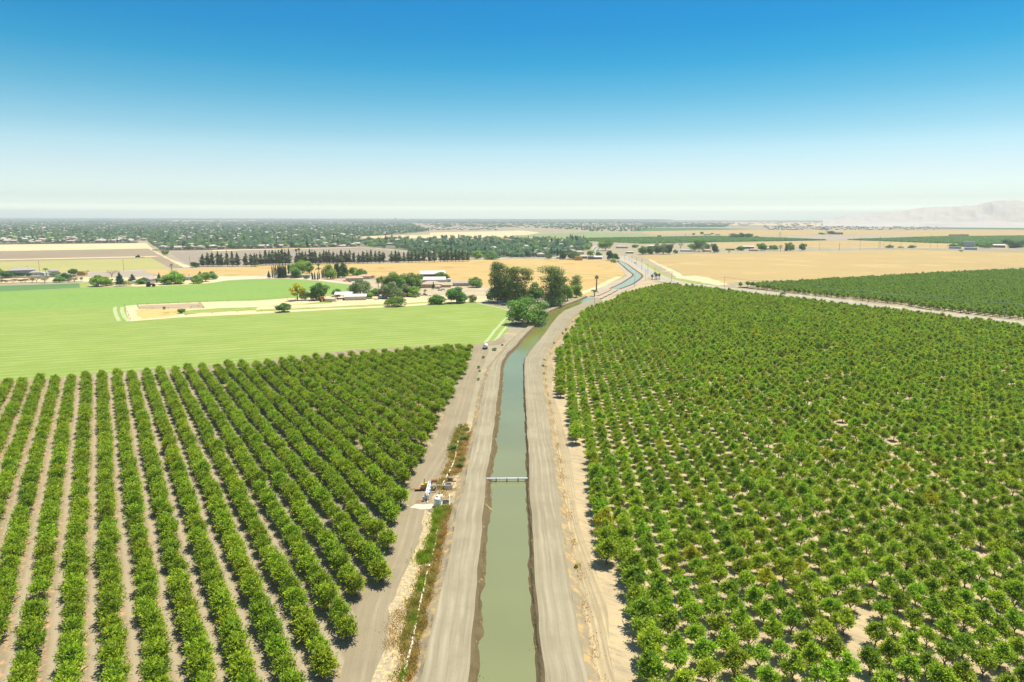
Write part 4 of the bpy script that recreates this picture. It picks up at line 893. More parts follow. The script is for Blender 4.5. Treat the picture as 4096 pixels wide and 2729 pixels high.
# middle farm
c2 = ((255, 915, 833, 132, 'broad', 'round green tree alone on the pasture edge of the mown alfalfa'), (382, 812, 640, 165, 'yellow', 'tall yellow leaved tree at the pasture fence'), (452, 808, 716, 105, 'olive', 'olive green tree between the yellow tree and the dense one'), (580, 806, 645, 152, 'broad', 'dense green tree left of the tractor'),
      (745, 772, 700, 84, 'broad', 'round dark green tree behind the open pole barn'), (960, 762, 612, 175, 'olive', 'broad grey green tree right of the open pole barn'), (1100, 767, 695, 90, 'broad', 'green tree behind the twin tall palms'), (1040, 792, 738, 72, 'pepper', 'small light tree at the end of the long low barn'),
      (1262, 705, 540, 160, 'oak', 'dark domed tree left of the red barn, farther one'), (1430, 695, 550, 160, 'oak', 'dark domed tree touching the red barn'), (1250, 792, 635, 175, 'olive', 'large grey green tree over the two-storey brown house'), (1370, 775, 655, 90, 'olive', 'thin grey green tree by the brown house gable'),
      (1445, 775, 680, 110, 'pepper', 'bright green trees by the brown house garden'), (1285, 864, 772, 152, 'oak', 'dark round tree standing on the field edge below the brown house'), (1705, 615, 545, 122, 'oak', 'round tree behind the red barn at the wheat'), (2020, 688, 593, 130, 'broad', 'round green tree right of the long pale house'),
      (1668, 842, 752, 155, 'broad', 'low spreading tree on the field edge, left of the bigger one'), (1845, 832, 684, 178, 'broad', 'largest green tree on the edge of the mown alfalfa'), (1990, 824, 754, 76, 'olive', 'grey green bush at the end of the field edge trees'), (1630, 708, 632, 26, 'cedar', 'slim conifer in front of the tan roofed house'),
      (370, 602, 505, 82, 'broad', 'green tree in front of the cypress farmhouse'), (350, 555, 470, 105, 'pepper', 'bright tree beside the cypress group'), (432, 560, 434, 130, 'pepper', 'tallest bright tree behind the cypress farmhouse'), (495, 560, 452, 70, 'pepper', 'bright tree between the tall one and the palms'),
      (685, 612, 480, 112, 'pepper', 'light green tree between the cypresses and the dark pines'), (748, 600, 462, 40, 'dark', 'narrow dark tree left of the dark pine pair'), (800, 602, 460, 82, 'dark', 'dark dense tree behind the small round willow'), (820, 602, 535, 62, 'pepper', 'small round willow before the dark tree'),
      (890, 582, 502, 70, 'pepper', 'olive willow on the wheat edge above the terracotta roofed house'), (965, 592, 515, 100, 'broad', 'round tree behind the terracotta roofed house'), (120, 605, 535, 34, 'cedar', 'dark conifer left of the cypress row'), (1555, 742, 705, 40, 'bare', 'bare tree by the parked flatbed'))
c2 += ((905, 742, 655, 110, 'olive', 'grey green tree filling the gap right of the pole barn'), (1175, 772, 692, 90, 'dark', 'dark tree between the twin palms and the brown house'), (1330, 712, 600, 100, 'broad', 'green tree between the two dark domed trees'), (1140, 650, 592, 64, 'pepper', 'light green tree above the olive crowns'), (1200, 700, 612, 70, 'pepper', 'light green tree left of the domed pair'), (1400, 772, 690, 80, 'broad', 'green tree beside the brown house garden trees'), (530, 806, 715, 80, 'olive', 'olive tree tucked left of the dense green tree'), (1900, 828, 745, 90, 'broad', 'smaller green tree right of the largest field edge tree'), (1010, 700, 630, 90, 'olive', 'pale olive crown above the broad grey green tree'))
for a in c2: T('c2', *a)
for i, (x, yb, yt, w_) in enumerate(((152, 602, 480, 13), (170, 602, 478, 13), (186, 602, 478, 15), (205, 605, 482, 17), (216, 605, 480, 16), (227, 605, 478, 16), (239, 605, 480, 16), (251, 605, 478, 16), (263, 604, 480, 16), (276, 603, 476, 16), (300, 567, 475, 14), (520, 618, 555, 16), (541, 620, 550, 15), (568, 622, 550, 13), (583, 613, 545, 11), (610, 603, 510, 15), (625, 602, 498, 13), (641, 602, 515, 11), (725, 603, 478, 14), (760, 603, 470, 14))):
    T('c2', x, yb, yt, w_, 'cypress', f'dark columnar cypress, {nth(i + 1)} from the left in the farm garden', group='columnar cypresses of the farm garden')
for x, yb, yt, lb, kd, tr, ln in ((372, 418, 342, 'left one of the two shaggy fan palms rising from the windbreak', 'fan', .7, 3.6), (398, 418, 335, 'right one of the two shaggy fan palms rising from the windbreak', 'fan', .7, 3.6), (575, 522, 472, 'fan palm behind the cypress farmhouse garden', 'fan', .6, 3.0), (580, 612, 520, 'feathery palm beside the dark cypress pair', 'feather', .35, 4.5), (510, 582, 508, 'feathery palm right of the bright trees', 'feather', .35, 4.5), (425, 565, 525, 'small feathery palm in the farm garden', 'feather', .3, 3.0),
                                  (1127, 792, 620, 'left one of the twin tall fan palms before the brown house', 'fan', .35, 2.4), (1160, 797, 596, 'right taller one of the twin fan palms before the brown house', 'fan', .35, 2.4)):
    Pm('c2', x, yb, yt, lb, kd, tr, ln, skirt=3.0 if kd == 'fan' else 0)
for x, yb, yt, w_, kd, lb in ((465, 612, 572, 46, 'olive', 'olive shrub in front of the low farmhouse'), (985, 604, 590, 52, 'red', 'dark plum shrub by the terracotta roofed house'), (1066, 606, 576, 52, 'red', 'plum tree right of the terracotta roofed house'), (820, 634, 618, 42, 'pink', 'pink blossoming shrub left of the parked white van'), (668, 620, 608, 34, 'pink', 'pink flower bed beneath the light green garden tree'), (710, 618, 608, 24, 'pink', 'small pink shrub beneath the dark garden trees'), (1460, 782, 755, 60, 'shrub', 'low hedge shrub at the brown house drive'), (1495, 775, 730, 40, 'shrub', 'upright shrub at the end of the brown house garden'), (860, 640, 622, 32, 'shrub', 'green shrub in front of the parked white van')):
    T('c2', x, yb, yt, w_, kd, lb)
# right farms
c34 = (('c4', 515, 592, 473, 105, 'oak', 'big dark tree beside the terracotta farm roof past the highway'), ('c4', 590, 575, 515, 50, 'olive', 'thin olive tree right of the big dark farm tree'), ('c4', 660, 600, 517, 62, 'dark', 'dark tree at the right end of the highway farm'), ('c4', 895, 582, 538, 70, 'broad', 'round tree left of the white roofed barn on the railway side'),
       ('c4', 1090, 582, 510, 86, 'broad', 'biggest round tree of the barn farm by the cut wheat'), ('c4', 1200, 577, 528, 70, 'broad', 'round tree right of the biggest one at the barn farm'), ('c4', 1263, 587, 515, 40, 'scrub', 'purplish upright tree in the row by the cut wheat'), ('c4', 1320, 585, 512, 50, 'euc', 'leaning tree of the pair on the cut wheat edge, inner'), ('c4', 1352, 583, 504, 66, 'broad', 'leaning tree of the pair on the cut wheat edge, outer'),
       ('c4', 1463, 580, 512, 56, 'broad', 'lone lollipop tree on the far edge of the cut wheat'), ('c4', 830, 467, 421, 90, 'dark', 'dark grove tree in the far vineyard, left'), ('c4', 905, 465, 415, 60, 'dark', 'dark grove tree in the far vineyard, middle'), ('c4', 970, 464, 422, 66, 'dark', 'dark grove tree in the far vineyard, right'), ('c4', 1042, 461, 445, 36, 'broad', 'small tree apart from the far vineyard grove'),
       ('c4', 540, 434, 409, 32, 'dark', 'dark tree above the far farm roofs'), ('c4', 465, 438, 420, 24, 'dark', 'small dark tree left of the far farm roofs'), ('c4', 635, 434, 418, 30, 'broad', 'small tree right of the far farm roofs'), ('c4', 1728, 434, 399, 60, 'dark', 'dark tree beside the dark far barn'), ('c4', 1640, 434, 414, 60, 'broad', 'low tree left of the dark far barn'), ('c4', 792, 602, 571, 24, 'shrub', 'small bush by the rusty containers'),
       ('c5', 818, 690, 655, 76, 'olive', 'grey green bush under the power poles by the railway'), ('c5', 942, 690, 670, 72, 'shrub', 'low bush under the power poles by the railway, middle one'), ('c5', 1070, 690, 658, 72, 'olive', 'round bush under the power poles by the railway, right one'), ('c5', 1542, 682, 642, 66, 'broad', 'round tree left of the blue grey works'), ('c5', 1630, 676, 632, 80, 'broad', 'tree touching the blue grey works'), ('c5', 1630, 735, 708, 42, 'shrub', 'lone bush on the far edge of the cut wheat'),
       ('c5', 1840, 680, 620, 90, 'broad', 'tree in front of the works yard, left'), ('c5', 1910, 692, 630, 110, 'broad', 'largest tree in front of the works yard'), ('c5', 2230, 692, 597, 110, 'dark', 'tall dark tree behind the white roofed barn'), ('c5', 2160, 650, 588, 90, 'dark', 'dark tree left of the tall one behind the white roofed barn'), ('c5', 2292, 692, 645, 76, 'broad', 'round tree at the picture edge by the works'), ('c5', 2330, 660, 600, 60, 'dark', 'dark tree cut off by the picture edge'), ('c5', 1990, 680, 630, 70, 'dark', 'tree between the works yard and the white roofed barn'),
       ('c3', 1790, 382, 272, 80, 'olive', 'tall olive tree in the farm hedge past the highway'), ('c3', 1852, 384, 280, 100, 'olive', 'wide olive tree in the farm hedge past the highway'), ('c3', 1730, 384, 310, 90, 'dark', 'dark tree in front of the farm hedge past the highway'), ('c3', 1660, 388, 308, 84, 'broad', 'green tree at the near end of the farm hedge past the highway'), ('c3', 1905, 385, 292, 60, 'dark', 'dark tree before the white long building'), ('c3', 1962, 378, 340, 42, 'broad', 'round bush left of the white long building'),
       ('c3', 1930, 330, 265, 90, 'scrub', 'brownish tree top behind the farm hedge'), ('c3', 2010, 330, 268, 80, 'scrub', 'brownish tree top behind the white long building'), ('c3', 2105, 335, 285, 60, 'pepper', 'light green tree left of the big dark farm tree'), ('c3', 1590, 325, 295, 60, 'broad', 'tree beside the grey roofs past the bridge'))
for a in c34: T(*a)
# pines of the windbreak
wb = [('c1', x, 497, yt) for x, yt in ((1868, 378), (1912, 365), (1958, 362), (2008, 355), (2040, 375), (2092, 350), (2140, 356), (2185, 363), (2262, 372), (2310, 378), (2345, 373))]
wb += [('c2', x, 487 - 22 * x / 1150, yt) for x, yt in ((10, 380), (42, 365), (92, 345), (128, 348), (158, 345), (185, 350), (214, 345), (246, 338), (272, 342), (306, 335), (380, 372), (402, 358), (430, 355), (460, 360), (502, 338), (522, 345), (547, 352), (592, 362), (626, 342), (652, 350), (676, 345), (713, 362), (747, 370), (786, 345), (826, 350), (864, 342), (903, 360), (945, 372), (985, 358), (1024, 350), (1060, 342), (1101, 350), (1140, 352), (1171, 360), (1250, 358), (1284, 348), (1312, 350), (1362, 362), (1402, 345), (1432, 352), (1470, 340), (1500, 355), (1545, 330), (1592, 348), (1640, 330), (1697, 330), (1730, 352), (1762, 335), (1800, 345), (1835, 330), (1870, 340), (1902, 335), (1950, 345))]
PP = [tree_meshes('pine', 20, 9.5, 4000 + i) for i in range(7)]
for i, (k, x, yb, yt) in enumerate(wb):
    bx, by = P(k, x, yb); h = rise(k, x, yb, yt); ww = random.uniform(.9, 1.4) * (h / 20) ** .5
    plant_tree('pine_tree', PP[i % 7], bx, by, random.uniform(0, 6.28), (ww, ww, h / 20), f'dark roadside pine, {nth(i + 1)} from the left end of the windbreak', 'pine tree', 'pine windbreak along the country road')
# green shrubs on the ditch and levee edges
for i, (k, x, yb, yt, w_, lb) in enumerate((('r3', 2150, 235, 170, 95, 'bright green shrub mound on the ditch above the pump station'), ('r3', 2228, 28, 0, 34, 'small green shrub at the top of the ditch line'), ('r3', 2285, 50, 18, 46, 'green shrub beside the levee road, beyond the ditch mound'), ('r3', 2262, 140, 85, 80, 'olive shrub between ditch and levee road'), ('r3', 2235, 340, 295, 60, 'green shrub low on the levee slope above the pumps'), ('r3', 2215, 405, 345, 60, 'dry tipped shrub just above the pump station'),
                                            ('r8', 798, 1095, 1050, 42, 'bright green shrub on the sandy strip by the big orchard'), ('r8', 812, 1025, 985, 34, 'smaller green shrub above it on the sandy strip'), ('r8', 1070, 660, 618, 24, 'thin sapling on the bend of the levee road'), ('r8', 1030, 700, 672, 36, 'yellowish shrub on the bend of the levee road'), ('r8', 930, 812, 788, 30, 'olive shrub beside the sandy strip, below the bend'), ('r8', 806, 1172, 1148, 30, 'dry shrub at the foot of the levee road'),
                                            ('r8', 40, 1098, 1065, 40, 'green shrub on the ditch line below the white tank trailer'), ('r8', 98, 982, 950, 38, 'olive shrub on the ditch line nearest the white tank trailer'), ('r8', 55, 1140, 1112, 34, 'small green shrub next along the ditch line'), ('r8', 40, 1238, 1205, 40, 'green shrub farther down the ditch line'), ('r8', 320, 832, 808, 30, 'shrub at the junction of track and levee road'), ('r8', 230, 890, 850, 60, 'dry green shrub patch left of the levee road bend'), ('r6', 245, 492, 470, 26, 'single green weed at the edge of the right levee road'))):
    T(k, x, yb, yt, w_, 'shrub', lb)

# ---------------------------------------------------------------- buildings
WALL = {'cream': plain('cream_wall', (.62, .55, .43)), 'white': plain('white_wall', (.62, .60, .56)), 'sub': plain('suburb_wall', (.44, .38, .31)), 'tan': plain('tan_wall', (.48, .34, .21)), 'brown': plain('brown_wall', (.34, .25, .17)), 'grey': plain('grey_wall', (.42, .40, .37)), 'red': plain('red_wall', (.36, .06, .05)), 'wood': plain('weathered_wood', (.26, .19, .13)), 'blue': plain('blue_wall', (.30, .40, .46)), 'beige': plain('beige_wall', (.52, .46, .37))}
ROOF = {'grey': plain('grey_roof', (.36, .32, .29)), 'tin': plain('tin_roof', (.55, .54, .52), .45, .5), 'sub': plain('suburb_roof', (.50, .41, .355)), 'subtan': plain('suburb_tan_roof', (.48, .40, .32)), 'tile': plain('tile_roof', (.50, .33, .22)), 'tan': plain('tan_roof', (.46, .36, .27)), 'white': plain('white_roof', (.62, .61, .58), .6), 'dark': plain('dark_roof', (.20, .17, .15)), 'pink': plain('pinkish_roof', (.50, .40, .34)), 'blue': plain('blue_roof', (.08, .22, .42))}
GLASS = plain('window_glass', (.06, .08, .09), .15, .6); DOORM = plain('door_paint', (.32, .24, .17)); TRIM = plain('white_trim', (.72, .70, .66))
def wall_mesh(w, d, h, rh, style, m):
    b = MB()
    if style in ('gable', 'shed'): b.prism([(-d / 2, -.2), (d / 2, -.2), (d / 2, h), (0, h + rh - .05), (-d / 2, h)], -w / 2, w / 2)
    else: b.box(0, 0, h / 2 - .1, w, d, h + .2)
    return raw_mesh('wall', b.v, b.f, m)
def roof_mesh(w, d, h, rh, style, m, ov=.5):
    b = MB(); W, D_ = w / 2 + ov, d / 2 + ov; e = h - rh * ov / (d / 2) if d else h
    if style == 'gable':
        for s in (1, -1):
            pr = [(0, h + rh), (s * D_, e), (s * D_, e + .22), (0, h + rh + .26)]
            b.prism(pr if s < 0 else pr[::-1], -W, W)
    else:
        k = max(0.0, W - D_) if W > D_ else 0.0; kd = max(0.0, D_ - W)
        vs = [(-W, -D_, h), (W, -D_, h), (W, D_, h), (-W, D_, h), (-W, -D_, h + .2), (W, -D_, h + .2), (W, D_, h + .2), (-W, D_, h + .2), (-k, -kd, h + rh), (k, kd, h + rh)]
        if kd: fs_top = [(4, 5, 8), (5, 6, 9, 8), (6, 7, 9), (7, 4, 8, 9)]
        else: fs_top = [(4, 5, 9, 8), (5, 6, 9), (6, 7, 8, 9), (7, 4, 8)]
        b.add(vs, [(3, 2, 1, 0), (0, 1, 5, 4), (1, 2, 6, 5), (2, 3, 7, 6), (3, 0, 4, 7)] + fs_top)
    return raw_mesh('roof', b.v, b.f, m)
def house(name, label, x, y, rz, w, d, h, rh, style='hip', wm='cream', rm='grey', nwin=3, door=True, cat='house', group=None, chimney=False, storeys=1):
    t_ = empty(name, (x, y, 0), label, cat, rz, group)
    link('wall', wall_mesh(w, d, h, rh, style, WALL[wm]), t_); ro = link('roof', roof_mesh(w, d, h, rh, style, ROOF[rm]), t_)
    for s in range(storeys):
        for i in range(nwin):
            xx = -w / 2 + w * (i + .5) / nwin
            if door and s == 0 and i == nwin // 2: continue
            wz = (h / storeys) * s + 1.55
            b = MB(); b.box(xx, -d / 2 - .04, wz, 1.5, .08, 1.2); wo = b.build('window', TRIM, t_)
            b = MB(); b.box(xx, -d / 2 - .085, wz, 1.25, .02, .95); b.build('pane', GLASS, wo)
    if door:
        b = MB(); xx = -w / 2 + w * (nwin // 2 + .5) / max(1, nwin); b.box(xx, -d / 2 - .05, 1.05, 1.1, .1, 2.1); b.build('door', DOORM, t_)
    if chimney:
        b = MB(); b.box(w * .2, .3, h + rh, .9, .9, 1.6); b.build('chimney', WALL['brown'], ro)
    return t_
def H(k, x, yb, wpx, label, h, rh, d=9, rz=0.0, name='house', **kw):
    bx, by = P(k, x, yb); w_ = span(k, x, yb, wpx)
    dv = math.hypot(bx, by); bx, by = bx * (1 + d / 2 / dv), by * (1 + d / 2 / dv)
    return house(name, label, bx, by, rz + -math.atan2(bx, by), w_, d, h, rh, **kw)
H('c1', 210, 580, 165, 'big grey two-storey farmhouse behind dark trees at the left edge', 6.2, 3.8, 14, name='farmhouse', wm='grey', rm='grey', storeys=2, nwin=4, chimney=True)
H('c1', 335, 578, 85, 'low wing of the grey farmhouse beside the pool', 3.2, 2.2, 9, name='farmhouse_wing', wm='white', rm='grey')
H('c1', 492, 560, 70, 'small pale hip roofed house behind the feathery palm', 3.0, 2.8, 10, wm='white', rm='grey')
H('c1', 1365, 655, 118, 'grey metal shed between cedar and willow', 4.6, 2.4, 12, name='shed', style='gable', rz=1.1, wm='grey', rm='grey', nwin=0, door=False, cat='shed')
H('c1', 1722, 625, 80, 'low grey house among the willows by the white lane', 3.4, 2.0, 10, wm='grey', rm='grey', chimney=True)
H('c1', 1262, 655, 62, 'small dark roofed shed behind the garden shrubs', 2.6, .8, 6, name='shed', wm='white', rm='tin', nwin=0, door=False, cat='shed')
H('c2', 400, 600, 180, 'long low cream farmhouse behind the cypresses', 3.0, 1.4, 10, name='farmhouse', wm='cream', rm='tan', nwin=5)
H('c2', 310, 600, 60, 'small tan roofed annex beside the cypress row', 2.8, 1.2, 8, name='annex', wm='tan', rm='tan', nwin=1)
H('c2', 188, 603, 34, 'tiny white roofed pump hut by the first cypresses', 2.2, .7, 4, name='hut', wm='white', rm='white', nwin=0, door=False, cat='hut')
H('c2', 905, 632, 150, 'wide pale house with terracotta tiled roof and white gate front', 3.2, 2.2, 14, wm='grey', rm='tile', nwin=4)
H('c2', 1000, 612, 110, 'tiled back wing of the terracotta roofed house', 3.0, 2.0, 12, name='house_wing', wm='cream', rm='tile', nwin=2)
H('c2', 1625, 612, 225, 'red barn upper hall with bright tin roof', 5.6, 3.4, 16, name='barn', style='gable', wm='red', rm='tin', nwin=0, door=False, cat='barn')
H('c2', 1640, 642, 205, 'lower white lean-to in front of the red barn', 2.8, 2.4, 16, name='lean_to', style='gable', wm='white', rm='white', nwin=0, door=False, cat='barn')
H('c2', 1615, 695, 180, 'tan house with broad grey brown roof before the red barn', 3.6, 3.0, 13, wm='tan', rm='tan', nwin=4)
H('c2', 1672, 703, 40, 'small cream hut beside the slim conifer', 2.4, 1.2, 4, name='hut', style='gable', wm='cream', rm='tan', nwin=0, cat='hut')
H('c2', 1750, 690, 85, 'tan board fence enclosing the barn yard', 2.4, .1, .3, name='board_fence', style='flat', wm='tan', rm='tan', nwin=0, door=False, cat='fence')
H('c2', 1885, 678, 150, 'long pale single-storey house right of the red barn', 3.2, 1.6, 9, style='gable', wm='beige', rm='grey', nwin=5)
H('c2', 1775, 640, 32, 'small pale shed behind the red barn corner', 3.0, .9, 6, name='shed', wm='grey', rm='tin', nwin=0, door=False, cat='shed')
H('c2', 915, 808, 190, 'long low cream barn with white tin roof at the pasture', 3.2, 1.4, 11, name='barn', style='gable', wm='beige', rm='white', nwin=0, door=False, cat='barn')
H('c2', 1215, 780, 110, 'brown two-storey house half hidden by the grey green tree', 5.6, 2.2, 11, wm='brown', rm='dark', storeys=2, nwin=4)
H('c2', 1345, 782, 80, 'brown gabled wing right of the grey green tree', 3.2, 2.4, 9, name='house_wing', style='gable', rz=1.2, wm='brown', rm='dark', nwin=1)
# open pole barn
bx, by = P('c2', 795, 800); t_ = empty('pole_barn', (bx, by + 6, 0), 'open sided pole barn with white sloping roof beside the long low barn', 'barn', .1)
link('roof', roof_mesh(14, 11, 4.2, 1.6, 'gable', ROOF['white'], .6), t_)
for sx in (-6.5, 0, 6.5):
    for sy in (-5, 5):
        b = MB(); b.box(sx, sy, 2.1, .3, .3, 4.4); b.build('post', WALL['wood'], t_)
# sheds by the bridge and the right-hand farms
H('c3', 1115, 425, 75, 'white roofed open shed at the corner of the wheat field', 4.0, 1.0, 12, name='shed', wm='wood', rm='white', nwin=0, door=False, cat='shed')
H('c3', 1185, 432, 55, 'dark weathered shed between the two white roofed sheds', 4.4, 1.0, 10, name='shed', wm='wood', rm='dark', nwin=0, door=False, cat='shed')
H('c3', 1250, 430, 72, 'white gabled shed nearest the highway bridge', 3.6, 2.0, 10, name='shed', style='gable', wm='wood', rm='white', nwin=0, door=False, cat='shed')
H('c3', 372, 385, 90, 'pale two-storey house past the wheat field', 5.6, 2.6, 11, wm='cream', rm='tan', storeys=2, nwin=4)
H('c3', 480, 405, 80, 'white house behind the garden wall past the wheat field', 3.4, 1.8, 10, wm='white', rm='grey')
H('c3', 905, 428, 75, 'low pale house in front of the corner trees', 3.2, 1.8, 10, wm='white', rm='grey', nwin=3)
H('c3', 990, 375, 110, 'large pale house with pinkish roof behind the corner trees', 5.2, 2.4, 13, wm='cream', rm='pink', storeys=2, nwin=4)
H('c3', 1075, 385, 90, 'pale house with pinkish roof close to the canal', 4.6, 2.4, 12, wm='cream', rm='pink', nwin=3)
H('c3', 760, 395, 70, 'pale grey house left of the tall conifer gap', 3.4, 2.0, 10, wm='white', rm='grey')
H('c3', 690, 365, 60, 'white house among the garden trees', 3.6, 2.0, 10, wm='white', rm='pink')
H('c3', 555, 400, 60, 'blue grey house beside the hedge', 4.4, 2.0, 10, wm='blue', rm='grey')
H('c3', 1470, 330, 110, 'wide grey roofed house just past the canal bridge', 3.4, 2.6, 14, wm='grey', rm='grey', nwin=4)
H('c3', 1745, 320, 70, 'white roofed house in the hedge past the highway', 3.2, 1.6, 10, wm='white', rm='white')
H('c3', 1540, 378, 70, 'weathered farm sheds at the highway corner', 3.0, 1.0, 8, name='shed', wm='wood', rm='white', nwin=0, door=False, cat='shed')
H('c3', 2058, 362, 100, 'long white farm building beside the highway hedge', 4.0, .8, 10, name='farm_building', wm='white', rm='white', nwin=0, door=False, cat='barn')
H('c4', 590, 592, 70, 'farmhouse with red tiled roof under the big dark tree', 3.0, 2.4, 12, name='farmhouse', wm='tan', rm='tile', nwin=3)
H('c4', 965, 565, 95, 'barn with long white roof by the railway side farm', 5.0, 1.4, 14, name='barn', style='gable', wm='wood', rm='white', nwin=0, door=False, cat='barn')
H('c4', 1015, 585, 75, 'red roofed cottage before the white roofed barn', 3.0, 2.0, 10, name='cottage', wm='tan', rm='tile', nwin=3)
H('c4', 1150, 572, 60, 'pale shed between the round trees of the barn farm', 3.4, 1.4, 10, name='shed', wm='white', rm='tin', nwin=0, door=False, cat='shed')
H('c4', 800, 578, 75, 'row of rusty containers left of the barn farm', 3.0, .2, 4, name='container', style='flat', wm='wood', rm='dark', nwin=0, door=False, cat='container')
H('c4', 1795, 432, 72, 'dark far barn beside the dark tree', 7.5, 2.0, 18, name='barn', wm='wood', rm='dark', nwin=0, door=False, cat='barn')
H('c4', 150, 455, 34, 'small brick red building in the pale far field', 6.0, 1.0, 12, name='farm_building', style='flat', wm='tan', rm='tile', nwin=0, door=False, cat='building')
H('c4', 590, 440, 60, 'far farm roofs among the dark trees', 5, 2, 16, name='farm_building', wm='white', rm='grey', nwin=0, door=False, cat='building')
H('c4', 685, 438, 44, 'far pale farm shed right of the dark trees', 5, 1, 14, name='shed', wm='white', rm='tin', nwin=0, door=False, cat='shed')
H('c5', 1560, 700, 100, 'low pale blue tanker shed along the railway, left', 5, .4, 8, name='works_shed', style='flat', wm='blue', rm='tin', nwin=0, door=False, cat='shed')
H('c5', 1740, 712, 100, 'low pale blue tanker shed along the railway, right', 5, .4, 8, name='works_shed', style='flat', wm='blue', rm='tin', nwin=0, door=False, cat='shed')
H('c5', 1715, 680, 90, 'tall blue grey works building behind the trees', 13, .5, 16, name='works_building', style='flat', wm='blue', rm='grey', nwin=3, door=False, cat='building')
H('c5', 2062, 688, 95, 'white roofed barn beside the works', 6, 2.2, 16, name='barn', style='gable', wm='wood', rm='white', nwin=0, door=False, cat='barn')
H('c5', 2215, 690, 50, 'tan shed right of the white roofed barn', 4, 1.4, 10, name='shed', wm='tan', rm='tan', nwin=0, door=False, cat='shed')
H('c5', 1553, 556, 90, 'long red brown hay barn far beyond the vineyard, left', 7, .6, 14, name='hay_barn', style='flat', wm='tan', rm='tile', nwin=0, door=False, cat='barn')
H('c5', 1660, 554, 82, 'long red brown hay barn far beyond the vineyard, right', 7, .6, 14, name='hay_barn', style='flat', wm='tan', rm='tile', nwin=0, door=False, cat='barn')
H('c1', 1535, 275, 70, 'long blue roofed hall among the suburb houses', 6, 2, 20, name='hall', style='gable', wm='white', rm='blue', nwin=0, door=False, cat='building')

# ---------------------------------------------------------------- far fields, hills
for nm_, pts, m_, lb in (
    ('straw_field', L('c2', 815, 226, 1180, 216, 1600, 205, 1600, 186, 2300, 172, 2354, 185, 2354, 232, 1800, 238, 1150, 236) + [], M_CREAM, 'cream harvested field between the tree belts'),
    ('straw_field', L('c3', 0, 186, 550, 166, 720, 186, 620, 205, 330, 216, 0, 232), M_CREAM, 'cream harvested field before the dark cypress rows'),
    ('pale_field', L('c3', 515, 207, 1150, 181, 1720, 196, 1720, 216, 1080, 241, 700, 250, 530, 222), M_PALEG, 'pale green field beyond the leafy suburb'),
    ('straw_field', L('c3', 0, 232, 520, 222, 1000, 255, 1000, 268, 500, 262, 0, 256), M_WHEAT2, 'thin tan field behind the leafy suburb'),
    ('vineyard', L('c3', 1070, 243, 1430, 236, 2354, 221) + L('c4', 900, 458, 1300, 470, 1690, 487, 700, 503, 0, 518) + L('c3', 1100, 262), M_VINE, 'dark green vineyard beyond the highway farms'),
    ('straw_field', L('c4', 580, 516, 1700, 490, 1900, 488, 2354, 502) + L('c5', 1270, 634, 2400, 655, 3200, 670, 3200, 700, 0, 690) + L('c4', 1400, 548, 700, 560), M_WHEAT2, 'tan field between vineyard and railway'),
    ('vineyard', L('c4', 1870, 483, 2354, 468) + L('c5', 1280, 566, 3200, 540, 3200, 680, 1270, 634, 700, 612), M_VINE, 'dark green vineyard on the right beyond the power poles'),
    ('plowed_field', L('c4', 1050, 462, 1500, 440, 2354, 440) + L('c5', 1280, 566, 330, 596) + L('c4', 1700, 486), M_RASP, 'pinkish bare field above the vineyard'),
    ('wheat_field', L('c4', 0, 404, 700, 392, 1900, 392, 2354, 396) + L('c5', 1300, 490, 3200, 480, 3200, 560, 1200, 560, 0, 530) + L('c4', 1500, 440, 1050, 445, 600, 440, 400, 425, 0, 436), M_WHEAT2, 'orange tan field before the far housing estate'),
    ('vineyard', L('c4', 0, 371, 600, 373, 1020, 384, 600, 393, 0, 403) + L('c3', 1560, 172, 1560, 150), M_VINE, 'far dark green orchard band below the distant town'),
    ('vineyard', L('c5', 150, 448, 820, 430, 2349, 406, 3300, 400, 3300, 490, 1450, 472, 700, 455), M_VINE, 'far dark green orchard band below the hills'),
    ('straw_field', L('c4', 200, 330, 900, 318, 2354, 322) + L('c5', 1400, 395, 3200, 380, 3200, 402, 820, 428, 0, 440) + L('c4', 1400, 350, 700, 345), M_CREAM, 'bleached plain below the hills'),
    ('straw_field', L('c1', 1570, 74, 2354, 72, 2354, 80, 1570, 82), M_CREAM, 'pale strip of bare land near the horizon'),
    ('straw_field', L('c2', 100, 215, 330, 208, 340, 225, 120, 228), M_CREAM, 'pale clearing among the suburb trees'),
    ('plowed_field', L('c3', 1080, 132, 1500, 135, 1500, 150, 1080, 150), M_RASP, 'grey brown field strip before the far town'),
    ('straw_field', L('c1', 0, 83, 360, 80, 360, 92, 0, 94), M_PALEG, 'pale clearing far beyond the suburb')):
    area(nm_, pts, m_, .10 + .01 * random.random(), lb)
rw, _ = resample(L('c4', 1380, 549, 1900, 556, 2354, 566) + L('c5', 1500, 708, 2349, 735, 3200, 752), 60)
strip('railway', offset_line(rw, 6), offset_line(rw, -6), soil('railway_ballast', (.30, .28, .265, 1), (.26, .245, .235, 1)), .2, 'grey railway line along the far edge of the cut wheat', 'railway', n=60, sm=0)
rw, _ = resample(L('c5', -400, 695, 800, 690, 1400, 688, 2349, 700), 40)
strip('country_road', offset_line(rw, 9), offset_line(rw, -9), M_ROADG, .22, 'pale road beside the railway line', 'road', n=40, sm=0)
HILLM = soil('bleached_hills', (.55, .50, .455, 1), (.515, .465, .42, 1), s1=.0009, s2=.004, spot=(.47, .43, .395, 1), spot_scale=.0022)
ridge = [(20, 374), (90, 366), (180, 352), (300, 312), (520, 305), (900, 272), (1200, 222), (1420, 212), (1600, 200), (1780, 204), (1850, 190), (2000, 150), (2090, 139), (2160, 155), (2240, 134), (2349, 150), (2600, 120), (3000, 150), (3400, 190)]
